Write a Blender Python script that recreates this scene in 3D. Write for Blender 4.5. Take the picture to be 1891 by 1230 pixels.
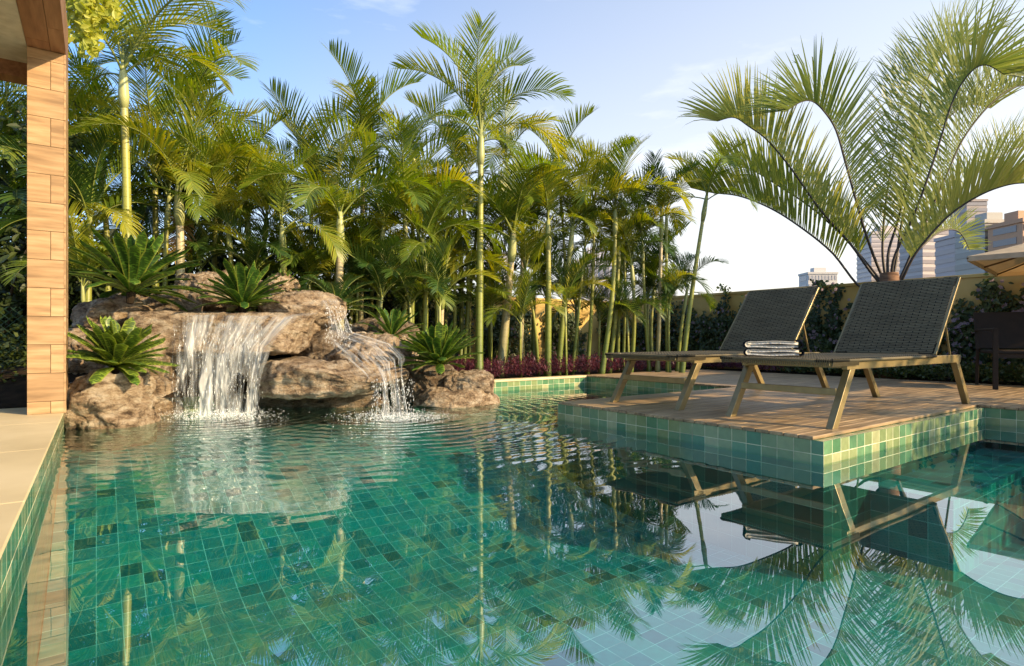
import bpy, math, random
from mathutils import Vector, Matrix, noise
R = math.radians
D = bpy.data
for o in list(D.objects): D.objects.remove(o)
scene = bpy.context.scene
COL = scene.collection

# ------------------------------------------------------------ camera
EYE = 0.70; F = 1067.0; CX = 945.5; HY = 625.0; YAW = 35.73
cam_d = D.cameras.new("camera"); cam = D.objects.new("camera", cam_d); COL.objects.link(cam)
cam.location = (0, 0, EYE); cam.rotation_euler = (R(90), 0, R(-YAW))
cam_d.sensor_width = 36; cam_d.lens = 36 * F / 1891.0
cam_d.shift_y = 10.0 / 1891.0
cam_d.clip_start = 0.02; cam_d.clip_end = 5000
scene.camera = cam
FW = Vector((math.sin(R(YAW)), math.cos(R(YAW)), 0)); RT = Vector((math.cos(R(YAW)), -math.sin(R(YAW)), 0))

# ------------------------------------------------------------ sky and sun
SUN_EL, SUN_AZ = 23.0, 149.0          # azimuth clockwise from +Y
HAZE = 4.4
world = D.worlds.new("World"); scene.world = world; world.use_nodes = True
wn = world.node_tree.nodes; wl = world.node_tree.links
bg = wn['Background']
sky = wn.new('ShaderNodeTexSky'); sky.sky_type = 'NISHITA'; sky.sun_disc = False
sky.sun_elevation = R(SUN_EL); sky.sun_rotation = R(SUN_AZ)
sky.air_density = 1.0; sky.dust_density = 2.6; sky.ozone_density = 1.6; sky.altitude = 0
# thin high clouds
tc = wn.new('ShaderNodeTexCoord'); mp = wn.new('ShaderNodeMapping'); mp.inputs['Scale'].default_value = (1.2, 1.2, 5.0)
mp.inputs['Rotation'].default_value = (0, 0, R(20))
nz = wn.new('ShaderNodeTexNoise'); nz.inputs['Scale'].default_value = 2.3; nz.inputs['Detail'].default_value = 7; nz.inputs['Roughness'].default_value = 0.55
rp = wn.new('ShaderNodeValToRGB'); rp.color_ramp.elements[0].position = 0.52; rp.color_ramp.elements[1].position = 0.86
rp.color_ramp.elements[1].color = (0.55, 0.55, 0.55, 1)
mx = wn.new('ShaderNodeMixRGB'); mx.inputs['Color2'].default_value = (9.0, 8.6, 8.4, 1)
wl.new(tc.outputs['Generated'], mp.inputs['Vector']); wl.new(mp.outputs['Vector'], nz.inputs['Vector'])
wl.new(nz.outputs['Fac'], rp.inputs['Fac']); wl.new(rp.outputs['Color'], mx.inputs['Fac'])
# horizon haze: brightens and whitens low in the sky, most towards the sun's side
sx = wn.new('ShaderNodeSeparateXYZ'); wl.new(tc.outputs['Generated'], sx.inputs[0])
def wm(op, a, b=None, c=None):
    x = wn.new('ShaderNodeMath'); x.operation = op
    for i, v in enumerate((a, b, c)):
        if v is None: continue
        if isinstance(v, (int, float)): x.inputs[i].default_value = v
        else: wl.new(v, x.inputs[i])
    return x.outputs[0]
az = wm('ADD', wm('MULTIPLY', sx.outputs[0], math.sin(R(105))), wm('MULTIPLY', sx.outputs[1], math.cos(R(105))))
lift = wm('MULTIPLY_ADD', az, 0.50, 0.27)                     # angular height of the haze
hz = wm('EXPONENT', wm('MULTIPLY', wm('POWER', wm('DIVIDE', wm('MAXIMUM', sx.outputs[2], 0.0), wm('MAXIMUM', lift, 0.06)), 1.25), -1.0))
hm = wn.new('ShaderNodeMixRGB'); hm.inputs['Color2'].default_value = (HAZE, HAZE * .95, HAZE * .86, 1)
wl.new(wm('MULTIPLY', hz, 0.93), hm.inputs['Fac'])
tn = wn.new('ShaderNodeMixRGB'); tn.blend_type = 'MULTIPLY'; tn.inputs['Fac'].default_value = 1; tn.inputs['Color2'].default_value = (.72, 1.0, 1.26, 1)
wl.new(sky.outputs['Color'], tn.inputs['Color1']); wl.new(tn.outputs[0], mx.inputs['Color1']); wl.new(mx.outputs['Color'], hm.inputs['Color1']); wl.new(hm.outputs['Color'], bg.inputs['Color'])
bg.inputs['Strength'].default_value = 0.15
sun_d = D.lights.new("sun", 'SUN'); sun = D.objects.new("sun", sun_d); COL.objects.link(sun)
sun_d.energy = 4.9; sun_d.angle = R(0.6); sun_d.color = (1.0, 0.74, 0.42)
SD = Vector((math.sin(R(SUN_AZ)) * math.cos(R(SUN_EL)), math.cos(R(SUN_AZ)) * math.cos(R(SUN_EL)), math.sin(R(SUN_EL))))
sun.rotation_euler = SD.to_track_quat('Z', 'Y').to_euler(); sun.location = SD * 30
vs = scene.view_settings; vs.view_transform = 'Standard'; vs.look = 'None'; vs.gamma = 1; vs.exposure = 0.95
cy = scene.cycles; cy.max_bounces = 8; cy.transparent_max_bounces = 24; cy.diffuse_bounces = 3; cy.glossy_bounces = 3

# ------------------------------------------------------------ helpers
def W(px, py, d):
    "point seen at pixel (px,py) of the 1891 px photo, d metres in front of the camera"
    v = FW * d + RT * ((px - CX) / F * d); return Vector((v.x, v.y, EYE - (py - HY) / F * d))
def G(px, py, z):
    return W(px, py, (EYE - z) * F / (py - HY))
def tag(o, label=None, cat=None, group=None, kind=None):
    if label: o['label'] = label
    if cat: o['category'] = cat
    if group: o['group'] = group
    if kind: o['kind'] = kind
    return o
def empty(name, loc, rz=0):
    o = D.objects.new(name, None); COL.objects.link(o); o.location = loc; o.rotation_euler = (0, 0, rz)
    o.empty_display_size = 0.1; return o
class MB:
    def __init__(s): s.v = []; s.f = []; s.uv = []
    def face(s, pts, uvs=None):
        b = len(s.v); s.v += [tuple(p) for p in pts]; s.f.append(tuple(range(b, b + len(pts))))
        s.uv.append(uvs if uvs else [(0, 0)] * len(pts))
    def box(s, x0, x1, y0, y1, z0, z1):
        b = len(s.v)
        s.v += [(x0,y0,z0),(x1,y0,z0),(x1,y1,z0),(x0,y1,z0),(x0,y0,z1),(x1,y0,z1),(x1,y1,z1),(x0,y1,z1)]
        for q in ((3,2,1,0),(4,5,6,7),(0,1,5,4),(1,2,6,5),(2,3,7,6),(3,0,4,7)):
            s.f.append(tuple(b + i for i in q)); s.uv.append([(0, 0)] * 4)
    def bar(s, p, q, w, h, up=Vector((0, 0, 1))):
        p = Vector(p); q = Vector(q); t = (q - p).normalized(); a = t.cross(up).normalized(); u = a.cross(t)
        b = len(s.v)
        for c in (p, q):
            for i, j in ((-1,-1),(1,-1),(1,1),(-1,1)): s.v.append(tuple(c + a * (i * w / 2) + u * (j * h / 2)))
        for f in ((0,3,2,1),(4,5,6,7),(0,1,5,4),(1,2,6,5),(2,3,7,6),(3,0,4,7)):
            s.f.append(tuple(b + i for i in f)); s.uv.append([(0, 0)] * 4)
    def tube(s, pts, rad, n=8, caps=True):
        pts = [Vector(p) for p in pts]
        if not hasattr(rad, '__len__'): rad = [rad] * len(pts)
        b = len(s.v); m = len(pts); ref = None
        for i, p in enumerate(pts):
            t = (pts[min(i + 1, m - 1)] - pts[max(i - 1, 0)]).normalized()
            if ref is None: ref = Vector((1, 0, 0)) if abs(t.x) < .8 else Vector((0, 1, 0))
            a = (ref - t * ref.dot(t)).normalized(); ref = a; c = t.cross(a)
            for k in range(n):
                g = 2 * math.pi * k / n; s.v.append(tuple(p + (a * math.cos(g) + c * math.sin(g)) * rad[i]))
        for i in range(m - 1):
            for k in range(n):
                k2 = (k + 1) % n
                s.f.append((b + i*n + k, b + i*n + k2, b + (i+1)*n + k2, b + (i+1)*n + k)); s.uv.append([(k/n, i), (k2/n, i), (k2/n, i+1), (k/n, i+1)])
        if caps:
            s.f.append(tuple(b + k for k in range(n))[::-1]); s.uv.append([(0, 0)] * n)
            s.f.append(tuple(b + (m-1)*n + k for k in range(n))); s.uv.append([(0, 0)] * n)
    def ribbon(s, pts, wd, wv, fold=0.0, fn=None):
        "leaf blade: centre points, half widths, width vectors; fold > 0 makes a V section"
        b = len(s.v); m = len(pts); c = 3 if fold else 2
        for i, p in enumerate(pts):
            w = wv[i] if isinstance(wv, list) else wv
            if fold:
                n = fn[i] if isinstance(fn, list) else fn
                s.v += [tuple(p - w * wd[i] + n * fold * wd[i]), tuple(p), tuple(p + w * wd[i] + n * fold * wd[i])]
            else: s.v += [tuple(p - w * wd[i]), tuple(p + w * wd[i])]
        for i in range(m - 1):
            for k in range(c - 1):
                s.f.append((b + i*c + k, b + i*c + k + 1, b + (i+1)*c + k + 1, b + (i+1)*c + k))
                u0 = k / (c - 1); u1 = (k + 1) / (c - 1); a0 = i / (m - 1); a1 = (i + 1) / (m - 1)
                s.uv.append([(u0, a0), (u1, a0), (u1, a1), (u0, a1)])
    def mesh(s, name, mat, smooth=False):
        me = D.meshes.new(name); me.from_pydata(s.v, [], s.f)
        l = me.uv_layers.new(name="UVMap"); flat = []
        for u in s.uv:
            for c in u: flat += [c[0], c[1]]
        l.data.foreach_set('uv', flat)
        if mat: me.materials.append(mat)
        if smooth: me.polygons.foreach_set('use_smooth', [True] * len(me.polygons))
        me.update(); return me
    def build(s, name, mat, parent=None, smooth=False):
        return link(name, s.mesh(name, mat, smooth), parent)
def link(name, me, parent=None):
    o = D.objects.new(name, me); COL.objects.link(o)
    if parent: o.parent = parent
    return o
def bevel(o, w=0.004, seg=2):
    m = o.modifiers.new('bevel', 'BEVEL'); m.width = w; m.segments = seg; m.limit_method = 'ANGLE'; m.angle_limit = R(40)
    return o

# ------------------------------------------------------------ materials
def mat(name):
    m = D.materials.new(name); m.use_nodes = True; nt = m.node_tree
    return m, nt.nodes, nt.links, nt.nodes['Principled BSDF']
def ramp(n, cols, interp='LINEAR'):
    r = n.new('ShaderNodeValToRGB'); cr = r.color_ramp; cr.interpolation = interp
    while len(cr.elements) < len(cols): cr.elements.new(0.5)
    for e, (p, c) in zip(cr.elements, cols): e.position = p; e.color = (*c, 1)
    return r
def noise_mat(name, cols, scale=8, rough=.6, spec=.4, stretch=(1, 1, 1), bump=0.0, detail=6, island=0.0, bscale=None):
    m, n, l, p = mat(name)
    t = n.new('ShaderNodeTexCoord'); mpn = n.new('ShaderNodeMapping'); mpn.inputs['Scale'].default_value = stretch
    nn = n.new('ShaderNodeTexNoise'); nn.inputs['Scale'].default_value = scale; nn.inputs['Detail'].default_value = detail
    l.new(t.outputs['Object'], mpn.inputs['Vector']); l.new(mpn.outputs['Vector'], nn.inputs['Vector'])
    r = ramp(n, cols); l.new(nn.outputs['Fac'], r.inputs['Fac'])
    out = r.outputs['Color']
    if island:
        g = n.new('ShaderNodeNewGeometry'); h = n.new('ShaderNodeHueSaturation')
        ma = n.new('ShaderNodeMapRange'); ma.inputs['To Min'].default_value = 1 - island; ma.inputs['To Max'].default_value = 1 + island
        l.new(g.outputs['Random Per Island'], ma.inputs['Value']); l.new(ma.outputs['Result'], h.inputs['Value'])
        l.new(out, h.inputs['Color']); out = h.outputs['Color']
        va = n.new('ShaderNodeVectorMath'); va.operation = 'ADD'; vm = n.new('ShaderNodeVectorMath'); vm.operation = 'SCALE'
        cb = n.new('ShaderNodeCombineXYZ'); l.new(g.outputs['Random Per Island'], cb.inputs[0]); l.new(g.outputs['Random Per Island'], cb.inputs[1]); l.new(g.outputs['Random Per Island'], cb.inputs[2])
        vm.inputs['Scale'].default_value = 37.0; l.new(cb.outputs[0], vm.inputs[0]); l.new(mpn.outputs['Vector'], va.inputs[0]); l.new(vm.outputs[0], va.inputs[1]); l.new(va.outputs[0], nn.inputs['Vector'])
    l.new(out, p.inputs['Base Color'])
    p.inputs['Roughness'].default_value = rough; p.inputs['Specular IOR Level'].default_value = spec
    if bump:
        b = n.new('ShaderNodeBump'); b.inputs['Strength'].default_value = bump; b.inputs['Distance'].default_value = 0.01
        l.new(nn.outputs['Fac'], b.inputs['Height']); l.new(b.outputs['Normal'], p.inputs['Normal'])
    return m
def leaf_mat(name, c0, c1, c2, trans=0.35, rough=.42, objvar=True, scale=1.5, band=False):
    m, n, l, p = mat(name)
    oi = n.new('ShaderNodeObjectInfo'); g = n.new('ShaderNodeNewGeometry'); t = n.new('ShaderNodeTexCoord')
    nn = n.new('ShaderNodeTexNoise'); nn.inputs['Scale'].default_value = scale; nn.inputs['Detail'].default_value = 3
    l.new(g.outputs['Position'], nn.inputs['Vector'])
    a = n.new('ShaderNodeMath'); a.operation = 'MULTIPLY_ADD'; a.inputs[1].default_value = .35
    l.new(g.outputs['Random Per Island'], a.inputs[0])
    b = n.new('ShaderNodeMath'); b.operation = 'MULTIPLY_ADD'; b.inputs[1].default_value = .45; 
    l.new(oi.outputs['Random'], b.inputs[0]); l.new(b.outputs[0], a.inputs[2])
    c = n.new('ShaderNodeMath'); c.operation = 'MULTIPLY'; c.inputs[1].default_value = .35; l.new(nn.outputs['Fac'], c.inputs[0]); l.new(c.outputs[0], b.inputs[2])
    r = ramp(n, [(0.15, c0), (0.5, c1), (0.95, c2)]); l.new(a.outputs[0], r.inputs['Fac'])
    col = r.outputs['Color']
    if band:
        uv = n.new('ShaderNodeUVMap'); sp = n.new('ShaderNodeSeparateXYZ'); l.new(uv.outputs[0], sp.inputs[0])
        n2 = n.new('ShaderNodeTexNoise'); n2.inputs['Scale'].default_value = 1.0; n2.inputs['Detail'].default_value = 2
        mpn = n.new('ShaderNodeMapping'); mpn.inputs['Scale'].default_value = (1.5, 26, 1); l.new(uv.outputs[0], mpn.inputs[0]); l.new(mpn.outputs[0], n2.inputs['Vector'])
        r2 = ramp(n, [(.42, (0, 0, 0)), (.50, (1, 1, 1))]); l.new(n2.outputs['Fac'], r2.inputs['Fac'])
        mxx = n.new('ShaderNodeMixRGB'); mxx.inputs['Color2'].default_value = (.010, .030, .008, 1)
        mf = n.new('ShaderNodeMath'); mf.operation = 'MULTIPLY'; mf.inputs[1].default_value = .75
        l.new(r2.outputs['Color'], mf.inputs[0]); l.new(mf.outputs[0], mxx.inputs['Fac']); l.new(col, mxx.inputs['Color1'])
        # pale yellow-green margin
        ab = n.new('ShaderNodeMath'); ab.operation = 'SUBTRACT'; ab.inputs[1].default_value = .5; l.new(sp.outputs[0], ab.inputs[0])
        ab2 = n.new('ShaderNodeMath'); ab2.operation = 'ABSOLUTE'; l.new(ab.outputs[0], ab2.inputs[0])
        r3 = ramp(n, [(.38, (0, 0, 0)), (.52, (.8, .8, .8))]); l.new(ab2.outputs[0], r3.inputs['Fac'])
        mxy = n.new('ShaderNodeMixRGB'); mxy.inputs['Color2'].default_value = (.30, .32, .05, 1); l.new(r3.outputs['Color'], mxy.inputs['Fac']); l.new(mxx.outputs[0], mxy.inputs['Color1'])
        col = mxy.outputs[0]
    l.new(col, p.inputs['Base Color']); p.inputs['Roughness'].default_value = rough; p.inputs['Specular IOR Level'].default_value = .5
    tr = n.new('ShaderNodeBsdfTranslucent'); hs = n.new('ShaderNodeHueSaturation'); hs.inputs['Hue'].default_value = .485; hs.inputs['Value'].default_value = 1.7; hs.inputs['Saturation'].default_value = 1.1
    l.new(col, hs.inputs['Color']); l.new(hs.outputs[0], tr.inputs['Color'])
    ms = n.new('ShaderNodeMixShader'); ms.inputs[0].default_value = trans
    l.new(p.outputs[0], ms.inputs[1]); l.new(tr.outputs[0], ms.inputs[2]); l.new(ms.outputs[0], n['Material Output'].inputs['Surface'])
    return m
def tile_mat(name, cols, grout, rough=.12, size=.1, gw=.035, gr=.35):
    m, n, l, p = mat(name)
    uv = n.new('ShaderNodeUVMap'); sc = n.new('ShaderNodeVectorMath'); sc.operation = 'SCALE'; sc.inputs['Scale'].default_value = 1 / size; l.new(uv.outputs[0], sc.inputs[0])
    fl = n.new('ShaderNodeVectorMath'); fl.operation = 'FLOOR'; l.new(sc.outputs[0], fl.inputs[0])
    fr = n.new('ShaderNodeVectorMath'); fr.operation = 'FRACTION'; l.new(sc.outputs[0], fr.inputs[0])
    wn_ = n.new('ShaderNodeTexWhiteNoise'); wn_.noise_dimensions = '2D'; l.new(fl.outputs[0], wn_.inputs['Vector'])
    r = ramp(n, cols, 'CONSTANT'); l.new(wn_.outputs['Value'], r.inputs['Fac'])
    # cloudy glaze inside each tile
    nn = n.new('ShaderNodeTexNoise'); nn.inputs['Scale'].default_value = 2.2; nn.inputs['Detail'].default_value = 4; l.new(sc.outputs[0], nn.inputs['Vector'])
    hs = n.new('ShaderNodeHueSaturation'); mr = n.new('ShaderNodeMapRange'); mr.inputs['To Min'].default_value = .72; mr.inputs['To Max'].default_value = 1.28
    l.new(nn.outputs['Fac'], mr.inputs['Value']); l.new(mr.outputs[0], hs.inputs['Value']); l.new(r.outputs['Color'], hs.inputs['Color'])
    s = n.new('ShaderNodeSeparateXYZ'); l.new(fr.outputs[0], s.inputs[0])
    outs = []
    for ax in (0, 1):
        a = n.new('ShaderNodeMath'); a.operation = 'SUBTRACT'; a.inputs[1].default_value = .5; l.new(s.outputs[ax], a.inputs[0])
        b = n.new('ShaderNodeMath'); b.operation = 'ABSOLUTE'; l.new(a.outputs[0], b.inputs[0]); outs.append(b)
    mxm = n.new('ShaderNodeMath'); mxm.operation = 'MAXIMUM'; l.new(outs[0].outputs[0], mxm.inputs[0]); l.new(outs[1].outputs[0], mxm.inputs[1])
    gt = n.new('ShaderNodeMath'); gt.operation = 'GREATER_THAN'; gt.inputs[1].default_value = .5 - gw; l.new(mxm.outputs[0], gt.inputs[0])
    mm = n.new('ShaderNodeMixRGB'); ng = n.new('ShaderNodeTexNoise'); ng.inputs['Scale'].default_value = .55; ng.inputs['Detail'].default_value = 7; l.new(sc.outputs[0], ng.inputs['Vector'])
    rg = ramp(n, [(.32, tuple(x * .45 for x in grout)), (.58, grout)]); l.new(ng.outputs['Fac'], rg.inputs['Fac']); l.new(rg.outputs[0], mm.inputs['Color2']); l.new(gt.outputs[0], mm.inputs['Fac']); l.new(hs.outputs[0], mm.inputs['Color1'])
    l.new(mm.outputs[0], p.inputs['Base Color'])
    rr = n.new('ShaderNodeMapRange'); rr.inputs['To Min'].default_value = rough; rr.inputs['To Max'].default_value = .7; l.new(gt.outputs[0], rr.inputs['Value']); l.new(rr.outputs[0], p.inputs['Roughness'])
    bp = n.new('ShaderNodeBump'); bp.invert = True; bp.inputs['Strength'].default_value = .5; bp.inputs['Distance'].default_value = .003; l.new(gt.outputs[0], bp.inputs['Height']); l.new(bp.outputs[0], p.inputs['Normal'])
    return m
def plain(name, c, rough=.5, metal=0.0, spec=.5):
    m, n, l, p = mat(name)
    t = n.new('ShaderNodeTexCoord'); nn = n.new('ShaderNodeTexNoise'); nn.inputs['Scale'].default_value = 14; nn.inputs['Detail'].default_value = 5; l.new(t.outputs['Object'], nn.inputs['Vector'])
    r = ramp(n, [(.3, tuple(x * .82 for x in c)), (.7, tuple(min(1, x * 1.12) for x in c))]); l.new(nn.outputs['Fac'], r.inputs['Fac']); l.new(r.outputs[0], p.inputs['Base Color'])
    p.inputs['Roughness'].default_value = rough; p.inputs['Metallic'].default_value = metal; p.inputs['Specular IOR Level'].default_value = spec
    return m
M = {}
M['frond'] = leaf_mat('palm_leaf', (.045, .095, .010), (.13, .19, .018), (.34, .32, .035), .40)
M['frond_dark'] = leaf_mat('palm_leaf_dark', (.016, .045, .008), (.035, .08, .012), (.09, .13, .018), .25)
M['tri'] = leaf_mat('triangle_leaf', (.06, .12, .025), (.17, .22, .04), (.34, .34, .09), .45)
M['rachis'] = plain('green_stem', (.16, .19, .035), .5)
M['rachis_dark'] = plain('dark_stem', (.030, .018, .010), .6)
M['brom'] = leaf_mat('bromeliad_leaf', (.050, .13, .020), (.10, .20, .025), (.24, .32, .04), .25, .33, band=True)
M['cycad'] = leaf_mat('cycad_leaf', (.014, .045, .010), (.03, .075, .014), (.06, .11, .02), .2)
M['vine'] = leaf_mat('vine_leaf', (.016, .034, .010), (.035, .062, .014), (.09, .11, .025), .25, .5, scale=3)
M['vine_light'] = leaf_mat('hanging_leaf', (.14, .19, .02), (.30, .34, .04), (.55, .52, .09), .45, .5, scale=3)
M['flower'] = leaf_mat('vine_petal', (.16, .11, .15), (.28, .20, .25), (.42, .32, .34), .3, .6, scale=4)
M['purple'] = leaf_mat('purple_leaf', (.05, .014, .028), (.12, .032, .045), (.26, .075, .075), .3, .4, scale=2.2)
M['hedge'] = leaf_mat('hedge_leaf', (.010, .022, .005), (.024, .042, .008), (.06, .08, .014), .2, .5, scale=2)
M['soil'] = noise_mat('dark_soil', [(.3, (.012, .009, .006)), (.7, (.035, .024, .014))], 12, .95, .1, bump=.8)
M['ground'] = noise_mat('ground_soil', [(.3, (.05, .045, .025)), (.7, (.09, .08, .045))], 3, .95, .1)
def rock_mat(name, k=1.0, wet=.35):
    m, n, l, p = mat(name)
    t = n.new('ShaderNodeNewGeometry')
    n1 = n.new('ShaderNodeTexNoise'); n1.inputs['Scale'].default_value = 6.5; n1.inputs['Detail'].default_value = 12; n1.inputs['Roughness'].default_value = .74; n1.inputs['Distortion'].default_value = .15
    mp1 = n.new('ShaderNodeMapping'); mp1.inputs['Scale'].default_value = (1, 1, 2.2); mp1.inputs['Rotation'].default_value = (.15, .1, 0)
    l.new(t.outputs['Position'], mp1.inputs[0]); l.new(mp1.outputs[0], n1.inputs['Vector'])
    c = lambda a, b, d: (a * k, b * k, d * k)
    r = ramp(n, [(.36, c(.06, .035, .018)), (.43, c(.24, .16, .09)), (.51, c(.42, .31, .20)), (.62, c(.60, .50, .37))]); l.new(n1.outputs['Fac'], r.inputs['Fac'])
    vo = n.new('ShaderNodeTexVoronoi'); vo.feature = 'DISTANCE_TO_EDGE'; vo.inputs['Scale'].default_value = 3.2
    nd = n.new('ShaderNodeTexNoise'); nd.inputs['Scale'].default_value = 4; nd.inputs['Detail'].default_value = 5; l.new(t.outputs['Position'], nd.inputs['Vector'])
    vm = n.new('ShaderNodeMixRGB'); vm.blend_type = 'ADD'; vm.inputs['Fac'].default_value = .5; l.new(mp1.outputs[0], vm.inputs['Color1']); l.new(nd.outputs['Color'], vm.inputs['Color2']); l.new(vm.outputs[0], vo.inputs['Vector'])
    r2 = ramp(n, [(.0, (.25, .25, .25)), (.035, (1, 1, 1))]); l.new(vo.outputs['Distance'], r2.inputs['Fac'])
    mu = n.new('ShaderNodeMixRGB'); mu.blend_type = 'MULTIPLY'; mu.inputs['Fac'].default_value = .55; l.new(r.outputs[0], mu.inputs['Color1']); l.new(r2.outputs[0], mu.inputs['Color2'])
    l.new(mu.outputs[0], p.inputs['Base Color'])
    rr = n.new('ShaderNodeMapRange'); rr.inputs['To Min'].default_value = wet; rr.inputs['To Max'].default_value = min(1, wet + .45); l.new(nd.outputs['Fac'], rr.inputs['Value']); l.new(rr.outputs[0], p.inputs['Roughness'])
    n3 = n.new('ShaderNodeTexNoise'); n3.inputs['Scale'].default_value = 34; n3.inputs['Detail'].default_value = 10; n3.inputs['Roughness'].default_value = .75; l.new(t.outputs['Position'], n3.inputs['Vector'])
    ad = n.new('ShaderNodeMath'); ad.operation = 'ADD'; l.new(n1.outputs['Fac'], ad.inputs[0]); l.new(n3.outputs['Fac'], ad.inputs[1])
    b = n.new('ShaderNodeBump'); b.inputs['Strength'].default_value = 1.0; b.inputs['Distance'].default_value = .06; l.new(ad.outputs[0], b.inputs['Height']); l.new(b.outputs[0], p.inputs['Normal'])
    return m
M['rock'] = rock_mat('sandstone_rock', 1.0, .35); M['rock_wet_shade'] = rock_mat('wet_shade_rock', .5, .15)  # darker copy: wet rock by the falls, elsewhere shade put into the colour
M['wood_deck'] = noise_mat('deck_wood', [(.3, (.15, .098, .052)), (.5, (.27, .185, .10)), (.72, (.37, .27, .155))], 3.5, .38, .4, (1.0, 9, 9), .25, island=.22)
M['wood_tile'] = noise_mat('column_wood', [(.28, (.19, .115, .058)), (.5, (.31, .195, .10)), (.74, (.40, .27, .155))], 2.6, .45, .35, (1.2, 1.2, 11), .12, island=.14)
M['wood_beam'] = noise_mat('beam_wood', [(.3, (.14, .06, .028)), (.5, (.21, .10, .048)), (.72, (.28, .145, .07))], 3, .45, .35, (10, 1.0, 10), .12, island=.1)
M['joint'] = plain('dark_joint', (.05, .03, .018), .9)
M['ceiling'] = plain('ceiling_paint', (.42, .38, .28), .8)
M['coping'] = noise_mat('coping_stone', [(.3, (.46, .37, .21)), (.55, (.55, .45, .265)), (.75, (.61, .51, .32))], 2.2, .55, .35, (1, 1, 1), .1, detail=9)
M['wall_tile'] = tile_mat('pool_wall_tile', [(0, (.09, .19, .10)), (.2, (.22, .26, .125)), (.38, (.07, .17, .085)), (.52, (.30, .31, .165)), (.68, (.12, .23, .12)), (.84, (.17, .22, .10))], (.62, .60, .40), gw=.022)
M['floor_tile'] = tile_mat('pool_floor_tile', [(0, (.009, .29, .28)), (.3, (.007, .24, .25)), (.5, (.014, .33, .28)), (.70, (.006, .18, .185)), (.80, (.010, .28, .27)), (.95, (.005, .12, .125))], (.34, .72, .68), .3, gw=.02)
M['deep_tile'] = tile_mat('underwater_tile', [(0, (.014, .14, .11)), (.3, (.010, .10, .09)), (.6, (.025, .15, .11)), (.8, (.008, .07, .065))], (.20, .40, .33), .3, gw=.02)  # wall tile darkened in colour for the light lost under water
M['ledge'] = tile_mat('ledge_glow_tile', [(0, (.016, .40, .31)), (.4, (.020, .46, .36)), (.7, (.012, .33, .29)), (.93, (.007, .18, .16))], (.40, .76, .64), .3, gw=.02)  # bright green glow under the falls put into the tile colour
M['yellow'] = noise_mat('yellow_render', [(.3, (.46, .30, .09)), (.6, (.58, .40, .14)), (.8, (.64, .46, .20))], 1.6, .85, .15, bump=.15, detail=8)
M['bronze'] = plain('bronze_metal', (.26, .195, .085), .34, .35)
def weave_mat():
    m, n, l, p = mat('woven_fabric'); uv = n.new('ShaderNodeUVMap'); s = n.new('ShaderNodeSeparateXYZ'); l.new(uv.outputs[0], s.inputs[0])
    def ma(op, a, b=None):
        x = n.new('ShaderNodeMath'); x.operation = op
        for i, v in enumerate((a, b)):
            if v is None: continue
            if isinstance(v, (int, float)): x.inputs[i].default_value = v
            else: l.new(v, x.inputs[i])
        return x.outputs[0]
    row = ma('FLOOR', s.outputs[1]); fv = ma('ABSOLUTE', ma('SUBTRACT', ma('FRACT', s.outputs[1]), .5))
    fu = ma('ABSOLUTE', ma('SUBTRACT', ma('FRACT', ma('ADD', s.outputs[0], ma('MULTIPLY', row, .5))), .5))
    g1 = ma('GREATER_THAN', fv, .37); g2 = ma('GREATER_THAN', fu, .465); g = ma('MAXIMUM', g1, g2)  # shade in the grooves between strands, painted dark into the colour
    nn = n.new('ShaderNodeTexNoise'); nn.inputs['Scale'].default_value = .35; nn.inputs['Detail'].default_value = 6; l.new(uv.outputs[0], nn.inputs['Vector'])
    r = ramp(n, [(.3, (.105, .085, .050)), (.7, (.17, .14, .082))]); l.new(nn.outputs['Fac'], r.inputs['Fac'])
    mx_ = n.new('ShaderNodeMixRGB'); mx_.inputs['Color2'].default_value = (.012, .012, .008, 1); l.new(g, mx_.inputs['Fac']); l.new(r.outputs[0], mx_.inputs['Color1']); l.new(mx_.outputs[0], p.inputs['Base Color'])
    p.inputs['Roughness'].default_value = .65; p.inputs['Specular IOR Level'].default_value = .15; return m
M['weave'] = weave_mat()
M['towel'] = noise_mat('towel_cream', [(.3, (.46, .43, .36)), (.7, (.62, .59, .52))], 60, .95, .05, bump=1)
M['towel_dark'] = noise_mat('towel_black', [(.3, (.010, .010, .014)), (.7, (.03, .03, .035))], 60, .95, .05, bump=1)
M['chair'] = plain('dark_chair', (.026, .016, .009), .6, 0, .2)
M['canvas'] = plain('canvas', (.62, .52, .36), .8)
_m = M['canvas']; _n = _m.node_tree.nodes; _l = _m.node_tree.links; _t = _n.new('ShaderNodeBsdfTranslucent'); _t.inputs['Color'].default_value = (.80, .62, .38, 1); _x = _n.new('ShaderNodeMixShader'); _x.inputs[0].default_value = .45
_l.new(_n['Principled BSDF'].outputs[0], _x.inputs[1]); _l.new(_t.outputs[0], _x.inputs[2]); _l.new(_x.outputs[0], _n['Material Output'].inputs['Surface'])
M['rib'] = plain('umbrella_rib', (.13, .075, .035), .6)
M['fence'] = plain('green_wire', (.015, .055, .028), .6)

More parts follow.
